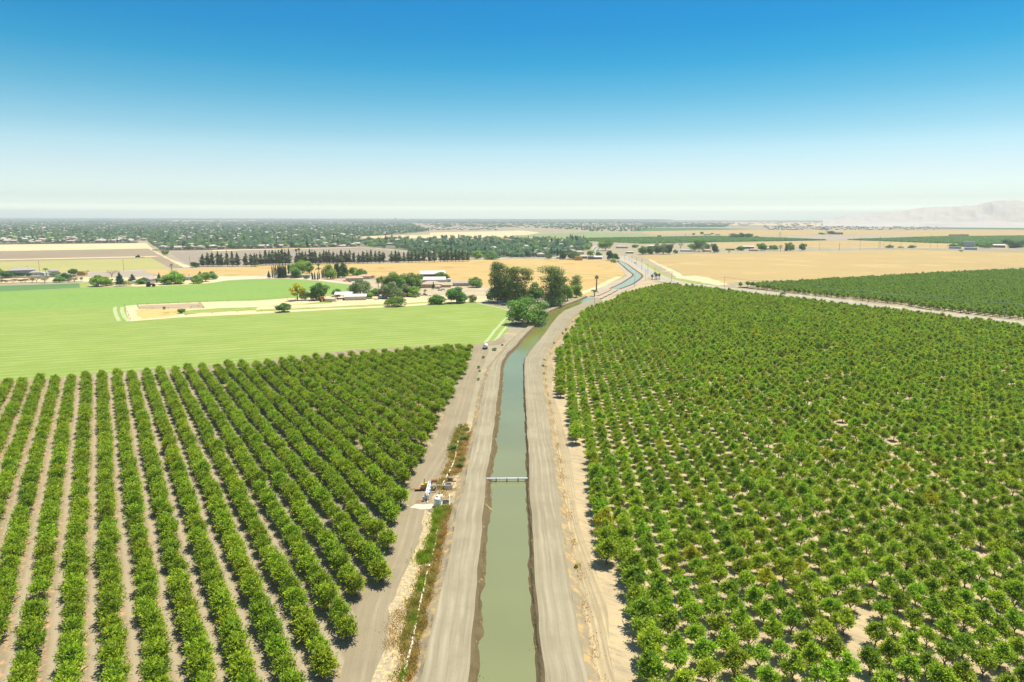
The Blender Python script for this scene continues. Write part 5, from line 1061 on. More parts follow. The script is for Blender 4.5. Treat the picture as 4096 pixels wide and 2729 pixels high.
def hills():
    nu, nd = 260, 46; r = np.random.default_rng(5); V = []
    us = np.linspace(3272 + 60 / 2.85, 3272 + 3400 / 2.85, nu)
    hv = np.interp(us, [3272 + a / 2.8507 for a, _ in ridge], [750 + b / 2.8507 for _, b in ridge])
    def vn(su, sv):
        g = r.normal(0, 1, (sv + 2, su + 2)); a = np.linspace(0, su, nu); b = np.linspace(0, sv, nd); i, j = a.astype(int), b.astype(int); fa, fb = a - i, b - j
        fa, fb = fa * fa * (3 - 2 * fa), fb * fb * (3 - 2 * fb)
        t_ = g[j][:, i] * (1 - fa) + g[j][:, i + 1] * fa; b2 = g[j + 1][:, i] * (1 - fa) + g[j + 1][:, i + 1] * fa
        return t_ * (1 - fb)[:, None] + b2 * fb[:, None]
    nz = vn(9, 4) * .5 + np.abs(vn(22, 7)) * -.35 + np.abs(vn(48, 14)) * -.18 + vn(100, 26) * .06 + .35
    for j in range(nd):
        f = j / (nd - 1); R_ = 6600 + 1650 * f
        for i, u in enumerate(us):
            d = ray(u, 872); az = math.atan2(d.x, d.y)
            top = 70 + (7900 / math.hypot(ray(u, hv[i]).x, ray(u, hv[i]).y)) * ray(u, hv[i]).z
            low = .20 * math.sin(min(1.0, f / .45) * math.pi) if f < .45 else 0.0
            g = min(1.0, max(0.0, (f - .22) / .58)); s = g * g * (3 - 2 * g)
            s = max(s, low) * (1 if f < .84 else 1 - (f - .84) * 1.5)
            V.append((R_ * math.sin(az), R_ * math.cos(az), max(0, top) * max(0, s * (1 + .32 * nz[j, i] * (1 - .8 * max(0, s - .6) / .4))) - (.6 if f == 0 else 0)))
    fs = np.array([(j * nu + i, j * nu + i + 1, (j + 1) * nu + i + 1, (j + 1) * nu + i) for j in range(nd - 1) for i in range(nu - 1)])
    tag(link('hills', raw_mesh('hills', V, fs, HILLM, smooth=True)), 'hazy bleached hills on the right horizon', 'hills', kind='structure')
hills()

# ---------------------------------------------------------------- suburb houses and trees
def proto_tree(kind, h, w_, seed, L_=None): return tree_meshes(kind, h, w_, seed)
def far_crown(kind, h, w_, seed, n, Lf):
    r = random.Random(seed); bl = lobes(r, 7, w_, h, .3, .75, .24, .22) + [(0, 0, h * .5, w_ * .36, h * .42)]
    if kind == 'cypress': bl = [(0, 0, h * f, w_ * .5 * min(1, (1.05 - f) * 2), h * .13) for f in (.15, .35, .55, .75, .9)]
    return crown_shell('crown', bl, n, Lf, LV[kind], seed, floor=.2, fill=.1)
def mass(kind, h, w_, seed):
    c = far_crown(kind, h, w_, seed, 420, 1.5); return joined('mass', (c, trunk_mesh('trunk', h * .3, .2, BARK, 2, 1, 1, seed)))
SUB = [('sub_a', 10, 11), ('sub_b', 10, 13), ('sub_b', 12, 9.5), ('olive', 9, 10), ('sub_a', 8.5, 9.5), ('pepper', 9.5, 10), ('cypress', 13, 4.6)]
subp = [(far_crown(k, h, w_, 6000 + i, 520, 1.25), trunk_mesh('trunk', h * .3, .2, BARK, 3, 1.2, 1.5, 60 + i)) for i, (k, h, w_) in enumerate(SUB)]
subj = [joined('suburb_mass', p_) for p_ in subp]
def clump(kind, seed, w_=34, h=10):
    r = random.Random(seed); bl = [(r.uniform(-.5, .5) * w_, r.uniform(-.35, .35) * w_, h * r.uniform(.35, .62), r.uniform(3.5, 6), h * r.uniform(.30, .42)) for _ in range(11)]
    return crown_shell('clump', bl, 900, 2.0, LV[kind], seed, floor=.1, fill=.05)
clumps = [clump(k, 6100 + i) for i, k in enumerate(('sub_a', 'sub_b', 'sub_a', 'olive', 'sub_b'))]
hp = []
for i, (w_, d, h, rh, st, wm, rm) in enumerate(((16, 12, 5.2, 2.8, 'hip', 'sub', 'sub'), (15, 12, 5.2, 3.0, 'gable', 'sub', 'sub'), (17, 13, 3.2, 2.8, 'hip', 'sub', 'subtan'), (14, 11, 5.4, 2.6, 'hip', 'grey', 'sub'), (18, 12, 3.2, 2.6, 'gable', 'sub', 'grey'), (15, 12, 5.2, 2.6, 'gable', 'white', 'white'))):
    b = MB()
    for s in (-1, 1): b.box(s * w_ * .25, -d / 2 - .06, 1.5, 2.6, .1, 1.6)
    hp.append((wall_mesh(w_, d, h, rh, st, WALL[wm]), roof_mesh(w_, d, h, rh, st, ROOF[rm]), raw_mesh('window', b.v, b.f, GLASS), w_))
ROOFN = ['house with pinkish hipped roof', 'house with pinkish gabled roof', 'low house with tan roof', 'grey house with pinkish roof', 'low white house with grey roof', 'white house with pale roof']
hj = []
for wl_, ro_, wi_, _ in hp:
    V = []; Fs = []; mi = []; n = 0
    for k, me in enumerate((wl_, ro_)):
        co = [tuple(v.co) for v in me.vertices]; V += co
        for p_ in me.polygons: Fs.append(tuple(i + n for i in p_.vertices)); mi.append(k)
        n += len(co)
    hj.append(raw_mesh('far_house', V, Fs, [wl_.materials[0], ro_.materials[0]], mi))
ZONES = [  # photo-space outline, trees, houses, clump-scale beyond, where
 ([(-90, 896), (1000, 894), (1000, 950), (560, 955), (-90, 952)], 2500, 380, 'in the suburb beyond the straw field'),
 ([(-90, 952), (570, 955), (540, 971), (-90, 975)], 130, 74, 'in the suburb rows fronting the straw field'),
 ([(575, 955), (1000, 948), (1440, 956), (1440, 988), (1000, 996), (640, 999)], 620, 62, 'in the suburb behind the grey plowed field'),
 ([(1000, 894), (1640, 894), (1720, 925), (1640, 934), (1440, 948), (1000, 950)], 1500, 130, 'in the wooded suburb beyond the windbreak'),
 ([(1440, 960), (1700, 957), (1800, 952), (2340, 958), (2365, 985), (2360, 1000), (2200, 1030), (1650, 1030), (1640, 1002), (1440, 986)], 950, 44, 'in the leafy suburb behind the windbreak'),
 ([(1640, 886), (2620, 886), (2560, 912), (2370, 924), (2100, 912), (1750, 910)], 700, 60, 'in the far suburb below the horizon'),
 ([(1690, 911), (1985, 912), (1985, 921), (1690, 921)], 10, 70, 'in the pale housing rows beyond the cream field'),
 ([(2330, 912), (2620, 912), (2560, 926), (2360, 928)], 90, 6, 'along the far side of the pale green field'),
 ([(2572, 889), (2940, 893), (2900, 909), (2572, 909)], 420, 50, 'in the distant town right of the canal'),
 ([(3060, 905), (3330, 908), (3330, 922), (3060, 920)], 26, 60, 'in the far housing estate on the plain'),
 ([(3272, 907), (3760, 905), (3763, 919), (3272, 921)], 26, 120, 'in the far housing estate on the plain'),
 ([(2950, 893), (3400, 893), (3400, 905), (2950, 905)], 60, 10, 'on the plain below the hills'),
]
M_GARDEN = soil('garden_ground', (.12, .15, .08, 1), (.17, .175, .11, 1), s1=.01, s2=.06, spot=(.36, .31, .23, 1), spot_scale=.02)
def sample_zone(poly, n, r):
    poly = [(float(a), float(b)) for a, b in poly]; us = [a for a, _ in poly]; vs = [b for _, b in poly]; out = []
    while len(out) < n:
        q_ = np.c_[r.uniform(min(us), max(us), n * 3), r.uniform(min(vs), max(vs), n * 3)]
        out += [tuple(x) for x in q_[inside(poly, q_)]]
    return out[:n]
r = np.random.default_rng(77); st, sh, stc = [], [], []
for zi, (poly, ntree, nhouse, where) in enumerate(ZONES):
    got = []
    if zi in (0, 1, 2, 3, 4, 8): area('garden_ground', [G(u, v) for u, v in poly], M_GARDEN, .03 + .004 * zi, 'green gardens and lots ' + where.replace('in ', 'of ', 1), 'gardens')
    for u, v in sample_zone(poly, nhouse * 6, r):
        x, y = G(u, v)
        if all((x - a) ** 2 + (y - b) ** 2 > 19 ** 2 for a, b, _ in got): got.append((x, y, where))
        if len(got) >= nhouse: break
    sh += got
    for u, v in sample_zone(poly, ntree, r):
        x, y = G(u, v)
        (stc if math.hypot(x, y) > 5200 else st).append((x, y, where))
front = [(x, y) for x, y in ((c / 3.92, 840 + d / 3.92) for c, d in ((40, 495), (120, 500), (200, 505), (300, 500), (390, 505), (480, 520), (520, 500), (620, 522), (650, 480), (740, 505), (840, 505), (930, 515), (980, 490), (1090, 505), (1130, 470), (1190, 508), (1300, 500), (1560, 510), (1590, 480), (1660, 505), (1720, 470), (1780, 505), (1880, 495), (1930, 475), (2040, 510), (2260, 480)))]
sh = [(G(u, v)[0], G(u, v)[1], 'in the suburb rows fronting the straw field') for u, v in front] + \
     [(*P('c1', x, y), 'facing the grey plowed field') for x, y in ((1450, 305), (1500, 335), (1560, 340), (1640, 342), (1760, 335), (1850, 335), (1940, 330), (2040, 335), (2140, 330), (2230, 325), (2310, 330))] + \
     [(*P('c2', x, y), 'facing the grey plowed field') for x, y in ((60, 328), (130, 326), (230, 325), (345, 318), (430, 318), (540, 316), (620, 316), (720, 316), (800, 314), (895, 312))] + sh
sh.sort(key=lambda a: math.hypot(a[0], a[1])); st.sort(key=lambda a: math.hypot(a[0], a[1]))
for i, (x, y, where) in enumerate(sh[:270]):
    k = int(r.choice(6, p=[.27, .27, .18, .16, .08, .04])) if 'plain' not in where else int(r.choice([2, 4, 5])); 
    t_ = empty('house', (x, y, .02), ROOFN[k] + ' ' + where, 'house', (random.choice((0, math.pi / 2, math.pi)) if 'fronting' in where else random.uniform(-.4, .4)) + random.uniform(-.12, .12), 'houses ' + where)
    link('wall', hp[k][0], t_); link('roof', hp[k][1], t_)
    if i < 90: link('window', hp[k][2], t_)
fx = np.array([(x, y) for x, y, _ in sh[270:]])
if len(fx):
    n = len(fx); scatter('far_houses', hj, fx, r.uniform(0, 6.28, n), np.ones((n, 3)) * r.uniform(.9, 1.2, (n, 1)), r.choice(6, n, p=[.26, .24, .2, .14, .1, .06]), 'pale far houses scattered among the suburb trees', 'houses', z=.05)
WORD = ['round green tree', 'broad dark green tree', 'tall dark tree', 'grey green tree', 'small round tree', 'light green tree', 'pointed cypress']
for i, (x, y, where) in enumerate(st[:285]):
    k = int(r.choice(7, p=[.2, .2, .16, .14, .1, .12, .08])); s = r.uniform(.8, 1.3)
    plant_tree('suburb_tree', (subp[k][0], subp[k][1]), x, y, r.uniform(0, 6.28), (s, s, s * r.uniform(.85, 1.2)), WORD[k] + ' ' + where, 'tree', 'trees ' + where)
fx = np.array([(x, y) for x, y, _ in st[285:]]); n = len(fx); s = r.uniform(.85, 1.45, n)
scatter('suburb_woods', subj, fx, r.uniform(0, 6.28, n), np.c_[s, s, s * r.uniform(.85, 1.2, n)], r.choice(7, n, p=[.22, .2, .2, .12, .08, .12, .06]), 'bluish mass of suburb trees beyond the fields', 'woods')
hx = []
area('garden_ground', [G(-150, 893), G(2620, 891), G(2700, 880), G(2650, 877.3), G(-150, 872.2)], M_GARDEN, .06, 'dark wooded plain reaching the horizon beyond the suburb', 'plain')
for u, v in zip(r.uniform(-90, 4190, 5200), 877 + 18 * r.random(5200) ** 1.25):
    if u > 2600 and r.random() < .8: continue
    x, y = G(u, v)
    if math.hypot(x, y) < 26000: hx.append((x, y))
for u in np.arange(-90, 4190, 9):
    if r.random() < (.8 if u < 2600 else .4): hx.append(G(u + r.uniform(-5, 5), 875.8 + (u - 2048) * .00175 + r.uniform(0, 1.0)))
for k, a, b_ in (('c5', 350, 364), ('c5', 380, 390)):
    for x in r.uniform(300, 1650, 60): hx.append(P(k, x, r.uniform(a, b_)))
fx = np.array([(x, y) for x, y, _ in stc] + hx); n = len(fx); s = r.uniform(.7, 1.3, n)
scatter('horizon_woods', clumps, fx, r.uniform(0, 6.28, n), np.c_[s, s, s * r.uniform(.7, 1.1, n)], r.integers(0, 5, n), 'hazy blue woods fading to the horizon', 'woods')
# vines as low bushes so that the far blocks have a top and an edge
bush = []
for i in range(3):
    rr = random.Random(i); bush.append(crown_shell('vine', [(rr.uniform(-4, 4), rr.uniform(-1, 1), 1.6, 2.6, 1.5) for _ in range(4)], 130, 1.5, LV['broad' if i else 'oak'], 6200 + i, floor=.1, fill=.05))
vp = []
for poly in (L('c3', 1070, 243, 1430, 236, 2354, 221) + L('c4', 900, 458, 1300, 470, 1690, 487, 700, 503, 0, 518) + L('c3', 1100, 262), L('c4', 1870, 483, 2354, 468) + L('c5', 1280, 566, 2700, 552, 2700, 665, 1270, 634, 700, 612)):
    xs = [a for a, _ in poly]; ys = [b_ for _, b_ in poly]; gx, gy = np.meshgrid(np.arange(min(xs), max(xs), 8.5), np.arange(min(ys), max(ys), 8.5)); q_ = np.c_[gx.ravel(), gy.ravel()] + r.normal(0, 1.2, (gx.size, 2))
    vp.append(q_[inside(poly, q_)])
vp = np.concatenate(vp); n = len(vp); print('vines', n)
scatter('vineyard_vines', bush, vp, r.normal(0, .2, n), np.ones((n, 3)) * r.uniform(.8, 1.25, (n, 1)), r.integers(0, 3, n), 'low dark vines filling the far vineyard blocks', 'vines', z=.1)

# ---------------------------------------------------------------- poles and wires
POLE = plain('pole_wood', (.20, .15, .11)); WIRE = plain('wire', (.45, .47, .46), .4, .5)
def pole(k, x, yb, yt, label, arm=True, lamp=False, group=None):
    bx, by = P(k, x, yb); h = rise(k, x, yb, yt); rr = .17 if math.hypot(bx, by) < 900 else .22
    t_ = empty('street_lamp' if lamp else 'utility_pole', (bx, by, 0), label, 'lamp post' if lamp else 'utility pole', 0, group)
    b = MB(); b.tube((0, 0, -.3), (0, 0, h), rr, rr * .75); b.build('pole', POLE, t_)
    if arm: b = MB(); b.box(0, .2, h - .6, 2.4, .14, .16); b.build('crossarm', POLE, t_)
    if lamp: b = MB(); b.tube((0, 0, h - .2), (-1.9, 0, h + .1), .07); b.box(-2.1, 0, h + .08, .9, .35, .18); b.build('lamp_head', WALL['grey'], t_)
    return (bx, by, h - .5)
pole('c3', 1219, 853, 712, 'dark lamp post at the levee road by the canal dam', False, True)
pole('c3', 1585, 686, 575, 'dark lamp post where the levee road meets the canal bend', False, True)
hwp = ((1688, 625, 530), (1708, 571, 478), (1652, 529, 425), (1602, 491, 415), (1562, 461, 395), (1498, 437, 380), (1772, 578, 512), (1927, 640, 540))
for i, (x, yb, yt) in enumerate(hwp): pole('c3', x, yb, yt, f'utility pole along the highway bend, {nth(i + 1)} counted from the levee road', group='utility poles along the highway')
rp = []
for i, (k, x, yb, yt) in enumerate((('c4', 748, 926, 820), ('c4', 1132, 972, 855), ('c4', 1583, 1020, 903), ('c4', 2067, 1070, 945), ('c5', 1287, 1420, 1238), ('c5', 2130, 1498, 1305), ('c5', 3150, 1610, 1400))):
    rp.append(pole(k, x, yb, yt, f'{nth(i + 1)} utility pole from the wheat corner along the road between the orchards', group='utility poles between the orchards'))
cp = []
for i, (k, x, yb, yt) in enumerate((('c1', 365, 548, 448), ('c1', 1140, 542, 435), ('c1', 1750, 502, 405), ('c1', 1835, 512, 415), ('c2', 608, 482, 380), ('c2', 1132, 468, 360), ('c2', 1640, 452, 355), ('c2', 2115, 437, 355), ('c3', 580, 430, 362), ('c3', 662, 427, 372))):
    cp.append(pole(k, x, yb, yt, f'{nth(i + 1)} utility pole from the left along the country road', group='utility poles along the country road'))
for i, (k, x, yb, yt) in enumerate((('c4', 1620, 582, 512), ('c4', 1805, 577, 507), ('c4', 1993, 572, 500), ('c5', 476, 712, 560), ('c5', 745, 690, 620), ('c5', 820, 690, 590), ('c5', 943, 690, 560), ('c5', 1108, 690, 620), ('c5', 1280, 692, 545), ('c5', 1357, 697, 585), ('c5', 240, 716, 630), ('c5', 1605, 640, 555), ('c5', 1470, 690, 630))):
    pole(k, x, yb, yt, f'{nth(i + 1)} of the thin far power poles along the railway, from the left' if i < 3 else f'thin far power pole among the railway bushes, {nth(i - 2)} from the left', group='far power poles along the railway')
def wires(name, label, tops, offs, rad, sag=1.2):
    b = MB()
    for (x0, y0, z0), (x1, y1, z1) in zip(tops, tops[1:]):
        dx, dy = x1 - x0, y1 - y0; l = math.hypot(dx, dy); nx, ny = -dy / l, dx / l
        for o_, dz in offs:
            pts = [(x0 + dx * f + nx * o_, y0 + dy * f + ny * o_, z0 + (z1 - z0) * f + dz - sag * 4 * f * (1 - f)) for f in np.linspace(0, 1, 7)]
            b.path(pts, rad, 4)
    tag(b.build(name, WIRE), label, 'power line')
wires('power_line', 'sagging wires between the utility poles of the orchard road', rp, ((-1.0, .2), (0, .2), (1.0, .2)), .05)
wires('power_line', 'pale sagging wires in front of the pine windbreak', cp[3:9], ((0, .2), (0, -2.2)), .08, 2.0)
# pylons
for i, (k, x, yb, yt) in enumerate((('c4', 385, 515, 425), ('c4', 1255, 500, 410), ('c5', 700, 690, 565), ('c2', 1300, 215, 130), ('c5', 2158, 640, 540))):
    bx, by = P(k, x, yb); h = rise(k, x, yb, yt); w_ = h * .16
    t_ = empty('lattice_pylon', (bx, by, 0), ('faint lattice pylon ' + ('in the vineyard, left one', 'in the vineyard, right one', 'among the railway bushes', 'among the suburb trees', 'behind the works trees')[i]), 'pylon', random.uniform(0, 1))
    b = MB()
    for sx in (-1, 1):
        for sy in (-1, 1):
            b.tube((sx * w_ / 2, sy * w_ / 2, 0), (sx * w_ * .1, sy * w_ * .1, h), .16, .1, 4)
            for f in np.linspace(0, .8, 5): q0_, q1_ = w_ / 2 * (1 - f * .8), w_ / 2 * (1 - (f + .2) * .8); b.tube((sx * q0_, sy * q0_, h * f), (-sx * q1_, sy * q1_, h * (f + .2)), .08, n=3)
    b.build('tower', WALL['grey'], t_)
    for f in (.72, .84, .96):
        b = MB(); b.box(0, 0, h * f, h * .28, .3, .3); b.build('crossarm', WALL['grey'], t_)
# water tower and mast on the horizon
bx, by = P('c2', 1283, 78); h = rise('c2', 1283, 78, 48); t_ = empty('water_tower', (bx, by, 0), 'grey water tower standing above the horizon woods', 'water tower')
b = MB()
for a in range(6): b.tube((h * .16 * math.cos(a * 1.047), h * .16 * math.sin(a * 1.047), 0), (h * .11 * math.cos(a * 1.047), h * .11 * math.sin(a * 1.047), h * .75), h * .03, n=5)
b.build('leg_frame', WALL['grey'], t_); b = MB(); b.lathe([(.05, .70), (.2, .74), (.22, .9), (.12, .97), (.02, 1.0)], n=14); b.v = [(x * h, y * h, z * h) for x, y, z in b.v]; b.build('tank', WALL['grey'], t_)

# ---------------------------------------------------------------- fences
def fence(label, pts, post_h=1.5, gap=6.0, rails=2, m=POLE):
    pl = np.array(pts, float); s = np.r_[0, np.cumsum(np.hypot(*np.diff(pl, axis=0).T))]; n = max(2, min(90, int(s[-1] / gap)))
    q_ = np.c_[np.interp(np.linspace(0, s[-1], n), s, pl[:, 0]), np.interp(np.linspace(0, s[-1], n), s, pl[:, 1])]
    t_ = empty('fence', (q_[0][0], q_[0][1], 0), label, 'fence')
    b = MB(); b.tube((0, 0, -.3), (0, 0, post_h), .12, n=6); pm = raw_mesh('post', b.v, b.f, m)
    for x, y in q_: link('post', pm, t_, (x - q_[0][0], y - q_[0][1], 0))
    b = MB()
    for j in range(rails):
        z = post_h * (.9 - .4 * j); b.path([(x - q_[0][0], y - q_[0][1], z) for x, y in q_], .05, 4)
    b.build('rail', m, t_)
fence('dark post fence along the top of the corral', L('c1', 1262, 856, 1500, 845, 1840, 832, 1905, 826))
fence('post fence between the bright pasture and the green crop', L('c1', 1905, 826, 2354, 813) + L('c2', 285, 792), gap=12, rails=1)
fence('short gate fence at the right end of the corral', L('c1', 1835, 836, 1880, 880, 1850, 872, 1760, 872, 1755, 885))
fence('post fence along the lower side of the corral', L('c1', 1262, 856, 1280, 890, 1585, 888, 1640, 886, 1650, 892), gap=9)
fence('sparse post fence at the worn corner of the alfalfa', L('c1', 1147, 862, 1165, 910, 1200, 988), post_h=1.9, gap=16, rails=1)
fence('low post fence on the ditch bank above the mown alfalfa', L('c1', 1715, 950, 1765, 948) + L('c2', 100, 905, 480, 885), gap=14, rails=1)
fence('pipe corral under the yellow leaved tree', L('c2', 290, 812, 370, 808, 370, 795, 440, 800), gap=5)
fence('pipe pens beside the open pole barn', L('c2', 640, 790, 740, 785, 760, 815, 800, 812), gap=5)
fence('yard fence beneath the big eucalyptus', L('c3', 0, 795, 120, 800, 240, 790), gap=7)
b = MB(); pl = L('c1', -200, 612, 130, 605, 400, 600, 700, 592)
for (x0, y0), (x1, y1) in zip(pl, pl[1:]): b.box((x0 + x1) / 2, (y0 + y1) / 2, .9, math.hypot(x1 - x0, y1 - y0), .3, 1.8, math.atan2(y1 - y0, x1 - x0))
tag(b.build('garden_wall', WALL['grey']), 'pale garden wall between the grey farmhouse and the scrub trees', 'wall')
# suburb boundary wall
b = MB(); pl = L('c1', -200, 298, 560, 288, 1270, 281)
for (x0, y0), (x1, y1) in zip(pl, pl[1:]): b.box((x0 + x1) / 2, (y0 + y1) / 2, 1.0, math.hypot(x1 - x0, y1 - y0), .3, 2.2, math.atan2(y1 - y0, x1 - x0))
tag(b.build('boundary_fence', WALL['wood']), 'dark boundary fence between the straw field and the suburb', 'fence')
b = MB(); pl = L('c1', 1400, 350, 1700, 349, 2354, 338) + L('c2', 500, 328, 930, 318)
for (x0, y0), (x1, y1) in zip(pl, pl[1:]): b.box((x0 + x1) / 2, (y0 + y1) / 2, 1.0, math.hypot(x1 - x0, y1 - y0), .3, 2.0, math.atan2(y1 - y0, x1 - x0))
tag(b.build('boundary_fence', WALL['brown']), 'brown boundary fence above the grey plowed field', 'fence')

# ---------------------------------------------------------------- vehicles
TYRE = plain('tyre_rubber', (.03, .03, .03)); RIM = plain('wheel_rim', (.45, .45, .46), .3, .5)
def paint(name, c): return plain(name, c, .25, .6, var=.04)
CARP = {'white': paint('white_paint', (.76, .76, .75)), 'blue': paint('blue_paint', (.06, .13, .30)), 'dark': paint('dark_paint', (.05, .06, .08)), 'silver': paint('silver_paint', (.5, .52, .54)), 'skyblue': paint('sky_blue_paint', (.16, .38, .58))}
def wheels(t_, xs, hw_, r=.33, wd=.22):
    for x in xs:
        for s in (-1, 1):
            b = MB(); b.tube((x, s * hw_ - wd / 2, r), (x, s * hw_ + wd / 2, r), r, n=14); wo = b.build('wheel', TYRE, t_)
            b = MB(); b.tube((x, s * hw_ + s * wd / 2, r), (x, s * hw_ + s * (wd / 2 + .02), r), r * .6, n=12); b.build('rim', RIM, wo)
def swept(prof, hw_, name, m, t_):
    n = len(prof); V = [(x, -hw_, z) for x, z in prof] + [(x, hw_, z) for x, z in prof]
    fs = [(i, (i + 1) % n, n + (i + 1) % n, n + i) for i in range(n)] + [tuple(range(n))[::-1], tuple(range(n, 2 * n))]
    return link(name, raw_mesh(name, V, fs, m), t_)
def car(label, xy, rz, col, kind='car', sc=1.0):
    nm_ = {'car': 'car', 'pickup': 'pickup_truck', 'van': 'van'}[kind]
    t_ = empty(nm_, (*xy, .12), label, nm_.replace('_', ' '), rz, None, (sc, sc, sc))
    if kind == 'car':
        swept([(-2.2, .3), (2.2, .3), (2.25, .7), (1.3, .92), (-1.9, .98), (-2.25, .8)], .88, 'body', CARP[col], t_)
        swept([(1.25, .92), (.5, 1.42), (-1.2, 1.45), (-1.9, .97)], .78, 'window', GLASS, t_); swept([(.45, 1.42), (-1.15, 1.45), (-1.1, 1.5), (.4, 1.47)], .74, 'roof', CARP[col], t_)
    elif kind == 'van':
        swept([(-2.5, .3), (2.5, .3), (2.55, .9), (1.7, 1.1), (-2.5, 1.15)], .95, 'body', CARP[col], t_)
        swept([(1.7, 1.1), (1.0, 1.75), (-2.3, 1.8), (-2.5, 1.15)], .88, 'window', GLASS, t_); swept([(.95, 1.75), (-2.3, 1.8), (-2.2, 1.9), (.85, 1.84)], .88, 'roof', CARP[col], t_)
    else:
        swept([(-2.7, .45), (2.7, .45), (2.75, .95), (1.4, 1.1), (-.6, 1.1), (-.6, .75), (-2.55, .75), (-2.55, 1.1), (-2.7, 1.1)], .95, 'body', CARP[col], t_)
        swept([(1.35, 1.1), (.7, 1.75), (-.5, 1.78), (-.6, 1.1)], .85, 'window', GLASS, t_); swept([(.65, 1.75), (-.5, 1.78), (-.45, 1.85), (.6, 1.82)], .85, 'roof', CARP[col], t_)
    wheels(t_, (-1.45, 1.45), .85 if kind == 'car' else .9)
    return t_
def hwdir(xy):
    i = int(np.argmin(np.hypot(*(HW - np.array(xy)).T))); i = min(max(i, 1), len(HW) - 2); d = HW[i + 1] - HW[i - 1]; return HW[i], math.atan2(d[1], d[0]), unit(np.array([[-d[1], d[0]]]))[0]
for k, x, y, sd, col, lb in (('c3', 1520, 432, 2, 'white', 'white car on the highway nearest the bridge'), ('c3', 1633, 470, -2, 'dark', 'dark car on the highway bend beside the wheat'), ('c4', 1300, 985, 2, 'blue', 'blue car on the road between the two orchards')):
    c_, a_, n_ = hwdir(P(k, x, y)); car(lb, tuple(c_ + n_ * sd), a_ + (math.pi if sd < 0 else 0), col, sc=1.15)
car('dark blue car on the country road before the windbreak', P('c2', 1292, 459), .15, 'blue', sc=1.15)
car('white pickup parked under the eucalyptus', P('c3', 402, 850), .1, 'white', 'pickup', 1.15)
car('light blue car in the shade left of the white pickup', P('c3', 352, 838), .2, 'skyblue', sc=1.15)
car('white van parked before the terracotta roofed house', P('c2', 885, 630), .05, 'white', 'van', 1.2)
car('dark pickup parked on the dusty farm drive', P('c2', 1545, 767), .1, 'dark', 'pickup', 1.2)
car('white car beside the small cream hut', P('c2', 1722, 715), -.2, 'white')
car('silver car behind the slim conifer', P('c2', 1690, 722), .3, 'silver')
car('white pickup at the red barn corner', P('c2', 1748, 640), .4, 'white', 'pickup', 1.1)
car('white car on the road above the straw bales', P('c1', 810, 545), .05, 'white')
def trailer(name, label, xy, rz, l, w_, h, m, cat='trailer', nx=2):
    t_ = empty(name, (*xy, 0), label, cat, rz); b = MB(); b.box(0, 0, .75 + h / 2, l, w_, h, top=.96); b.build('box', m, t_)
    b = MB(); b.box(0, 0, .66, l * 1.02, w_ * .9, .16); b.box(l / 2 + .6, 0, .62, 1.3, .12, .12); b.build('frame', TYRE, t_); wheels(t_, (-.5, .5), w_ / 2, .36); return t_
trailer('livestock_trailer', 'long cream livestock trailer beside the tractor', P('c2', 690, 822), -.05, 9, 2.3, 2.0, WALL['cream'])
trailer('cargo_trailer', 'blue covered trailer by the twin tall palms, left one', P('c2', 1147, 795), .1, 4, 2.2, 1.5, CARP['skyblue'])
trailer('cargo_trailer', 'blue covered trailer by the brown house, right one', P('c2', 1186, 794), .1, 4, 2.2, 1.5, CARP['blue'])
t_ = empty('flatbed_trailer', (*P('c2', 1600, 770), 0), 'low flatbed trailer behind the dark pickup', 'trailer', .05)
b = MB(); b.box(0, 0, .7, 7, 2.3, .2); b.build('deck', WALL['grey'], t_); wheels(t_, (-.6, .5), 1.1, .36)
b = MB(); b.box(0, 0, 1.0, 1.6, 1.4, 1.6); t_ = tag(b.build('bin', plain('orange_plastic', (.70, .20, .05))), 'orange bin between tractor and livestock trailer', 'bin'); t_.location = (*P('c2', 642, 818), 0)
def tractor(label, xy, rz, body, sc=1.0, name='tractor'):
    t_ = empty(name, (*xy, 0), label, 'tractor', rz, None, (sc, sc, sc))
    swept([(-.6, .8), (2.0, .8), (2.05, 1.5), (-.4, 1.7)], .45, 'bonnet', body, t_)
    swept([(-1.7, 1.1), (-.3, 1.1), (-.35, 2.5), (-1.6, 2.5)], .75, 'cab', GLASS, t_); swept([(-1.75, 2.5), (-.2, 2.5), (-.25, 2.65), (-1.7, 2.65)], .82, 'cab_roof', body, t_)
    for x, r_, wd in ((-1.1, .85, .5), (1.4, .55, .35)):
        for s in (-1, 1): b = MB(); b.tube((x, s * .95 - wd / 2, r_), (x, s * .95 + wd / 2, r_), r_, n=16); b.build('wheel', TYRE, t_)
    b = MB(); b.tube((1.2, .3, 1.5), (1.2, .3, 2.5), .06); b.build('exhaust', TYRE, t_)
    return t_
tractor('orange roofed tractor parked left of the livestock trailer', P('c2', 610, 820), -1.5, plain('orange_paint', (.55, .13, .04)), 1.5)
tractor('small green tractor plowing at the field end', P('c1', 1266, 414), math.pi, plain('green_paint', (.06, .16, .05)), 1.7)
b = MB(); b.box(0, 0, .6, 9, 3, .3)
for i in range(9): b.tube((-4 + i, 0, .6), (-4.2 + i, .4, 0), .12, n=5)
o_ = tag(b.build('plow', plain('red_paint', (.36, .08, .05))), 'red harrow drawn behind the plowing tractor', 'plow'); o_.location = (*P('c1', 1305, 413), 0)
tractor('dark red swather at the edge of the crop field', P('c1', 1388, 683), .2, plain('dark_red_paint', (.30, .05, .03)), 2.0, 'swather')
def haystack(label, xy, nx, ny, nz, rz=0.0):
    t_ = empty('hay_stack', (*xy, 0), label, 'hay stack', rz); m = plain('hay', (.48, .31, .10), .95, .05, var=.3, scale=3)
    for k in range(nz):
        for i in range(nx - (1 if k == nz - 1 else 0)):
            b = MB(); b.box((i - nx / 2) * 2.5, 0, .65 + 1.3 * k, 2.42, ny * 1.25, 1.27); b.build('bale', m, t_)
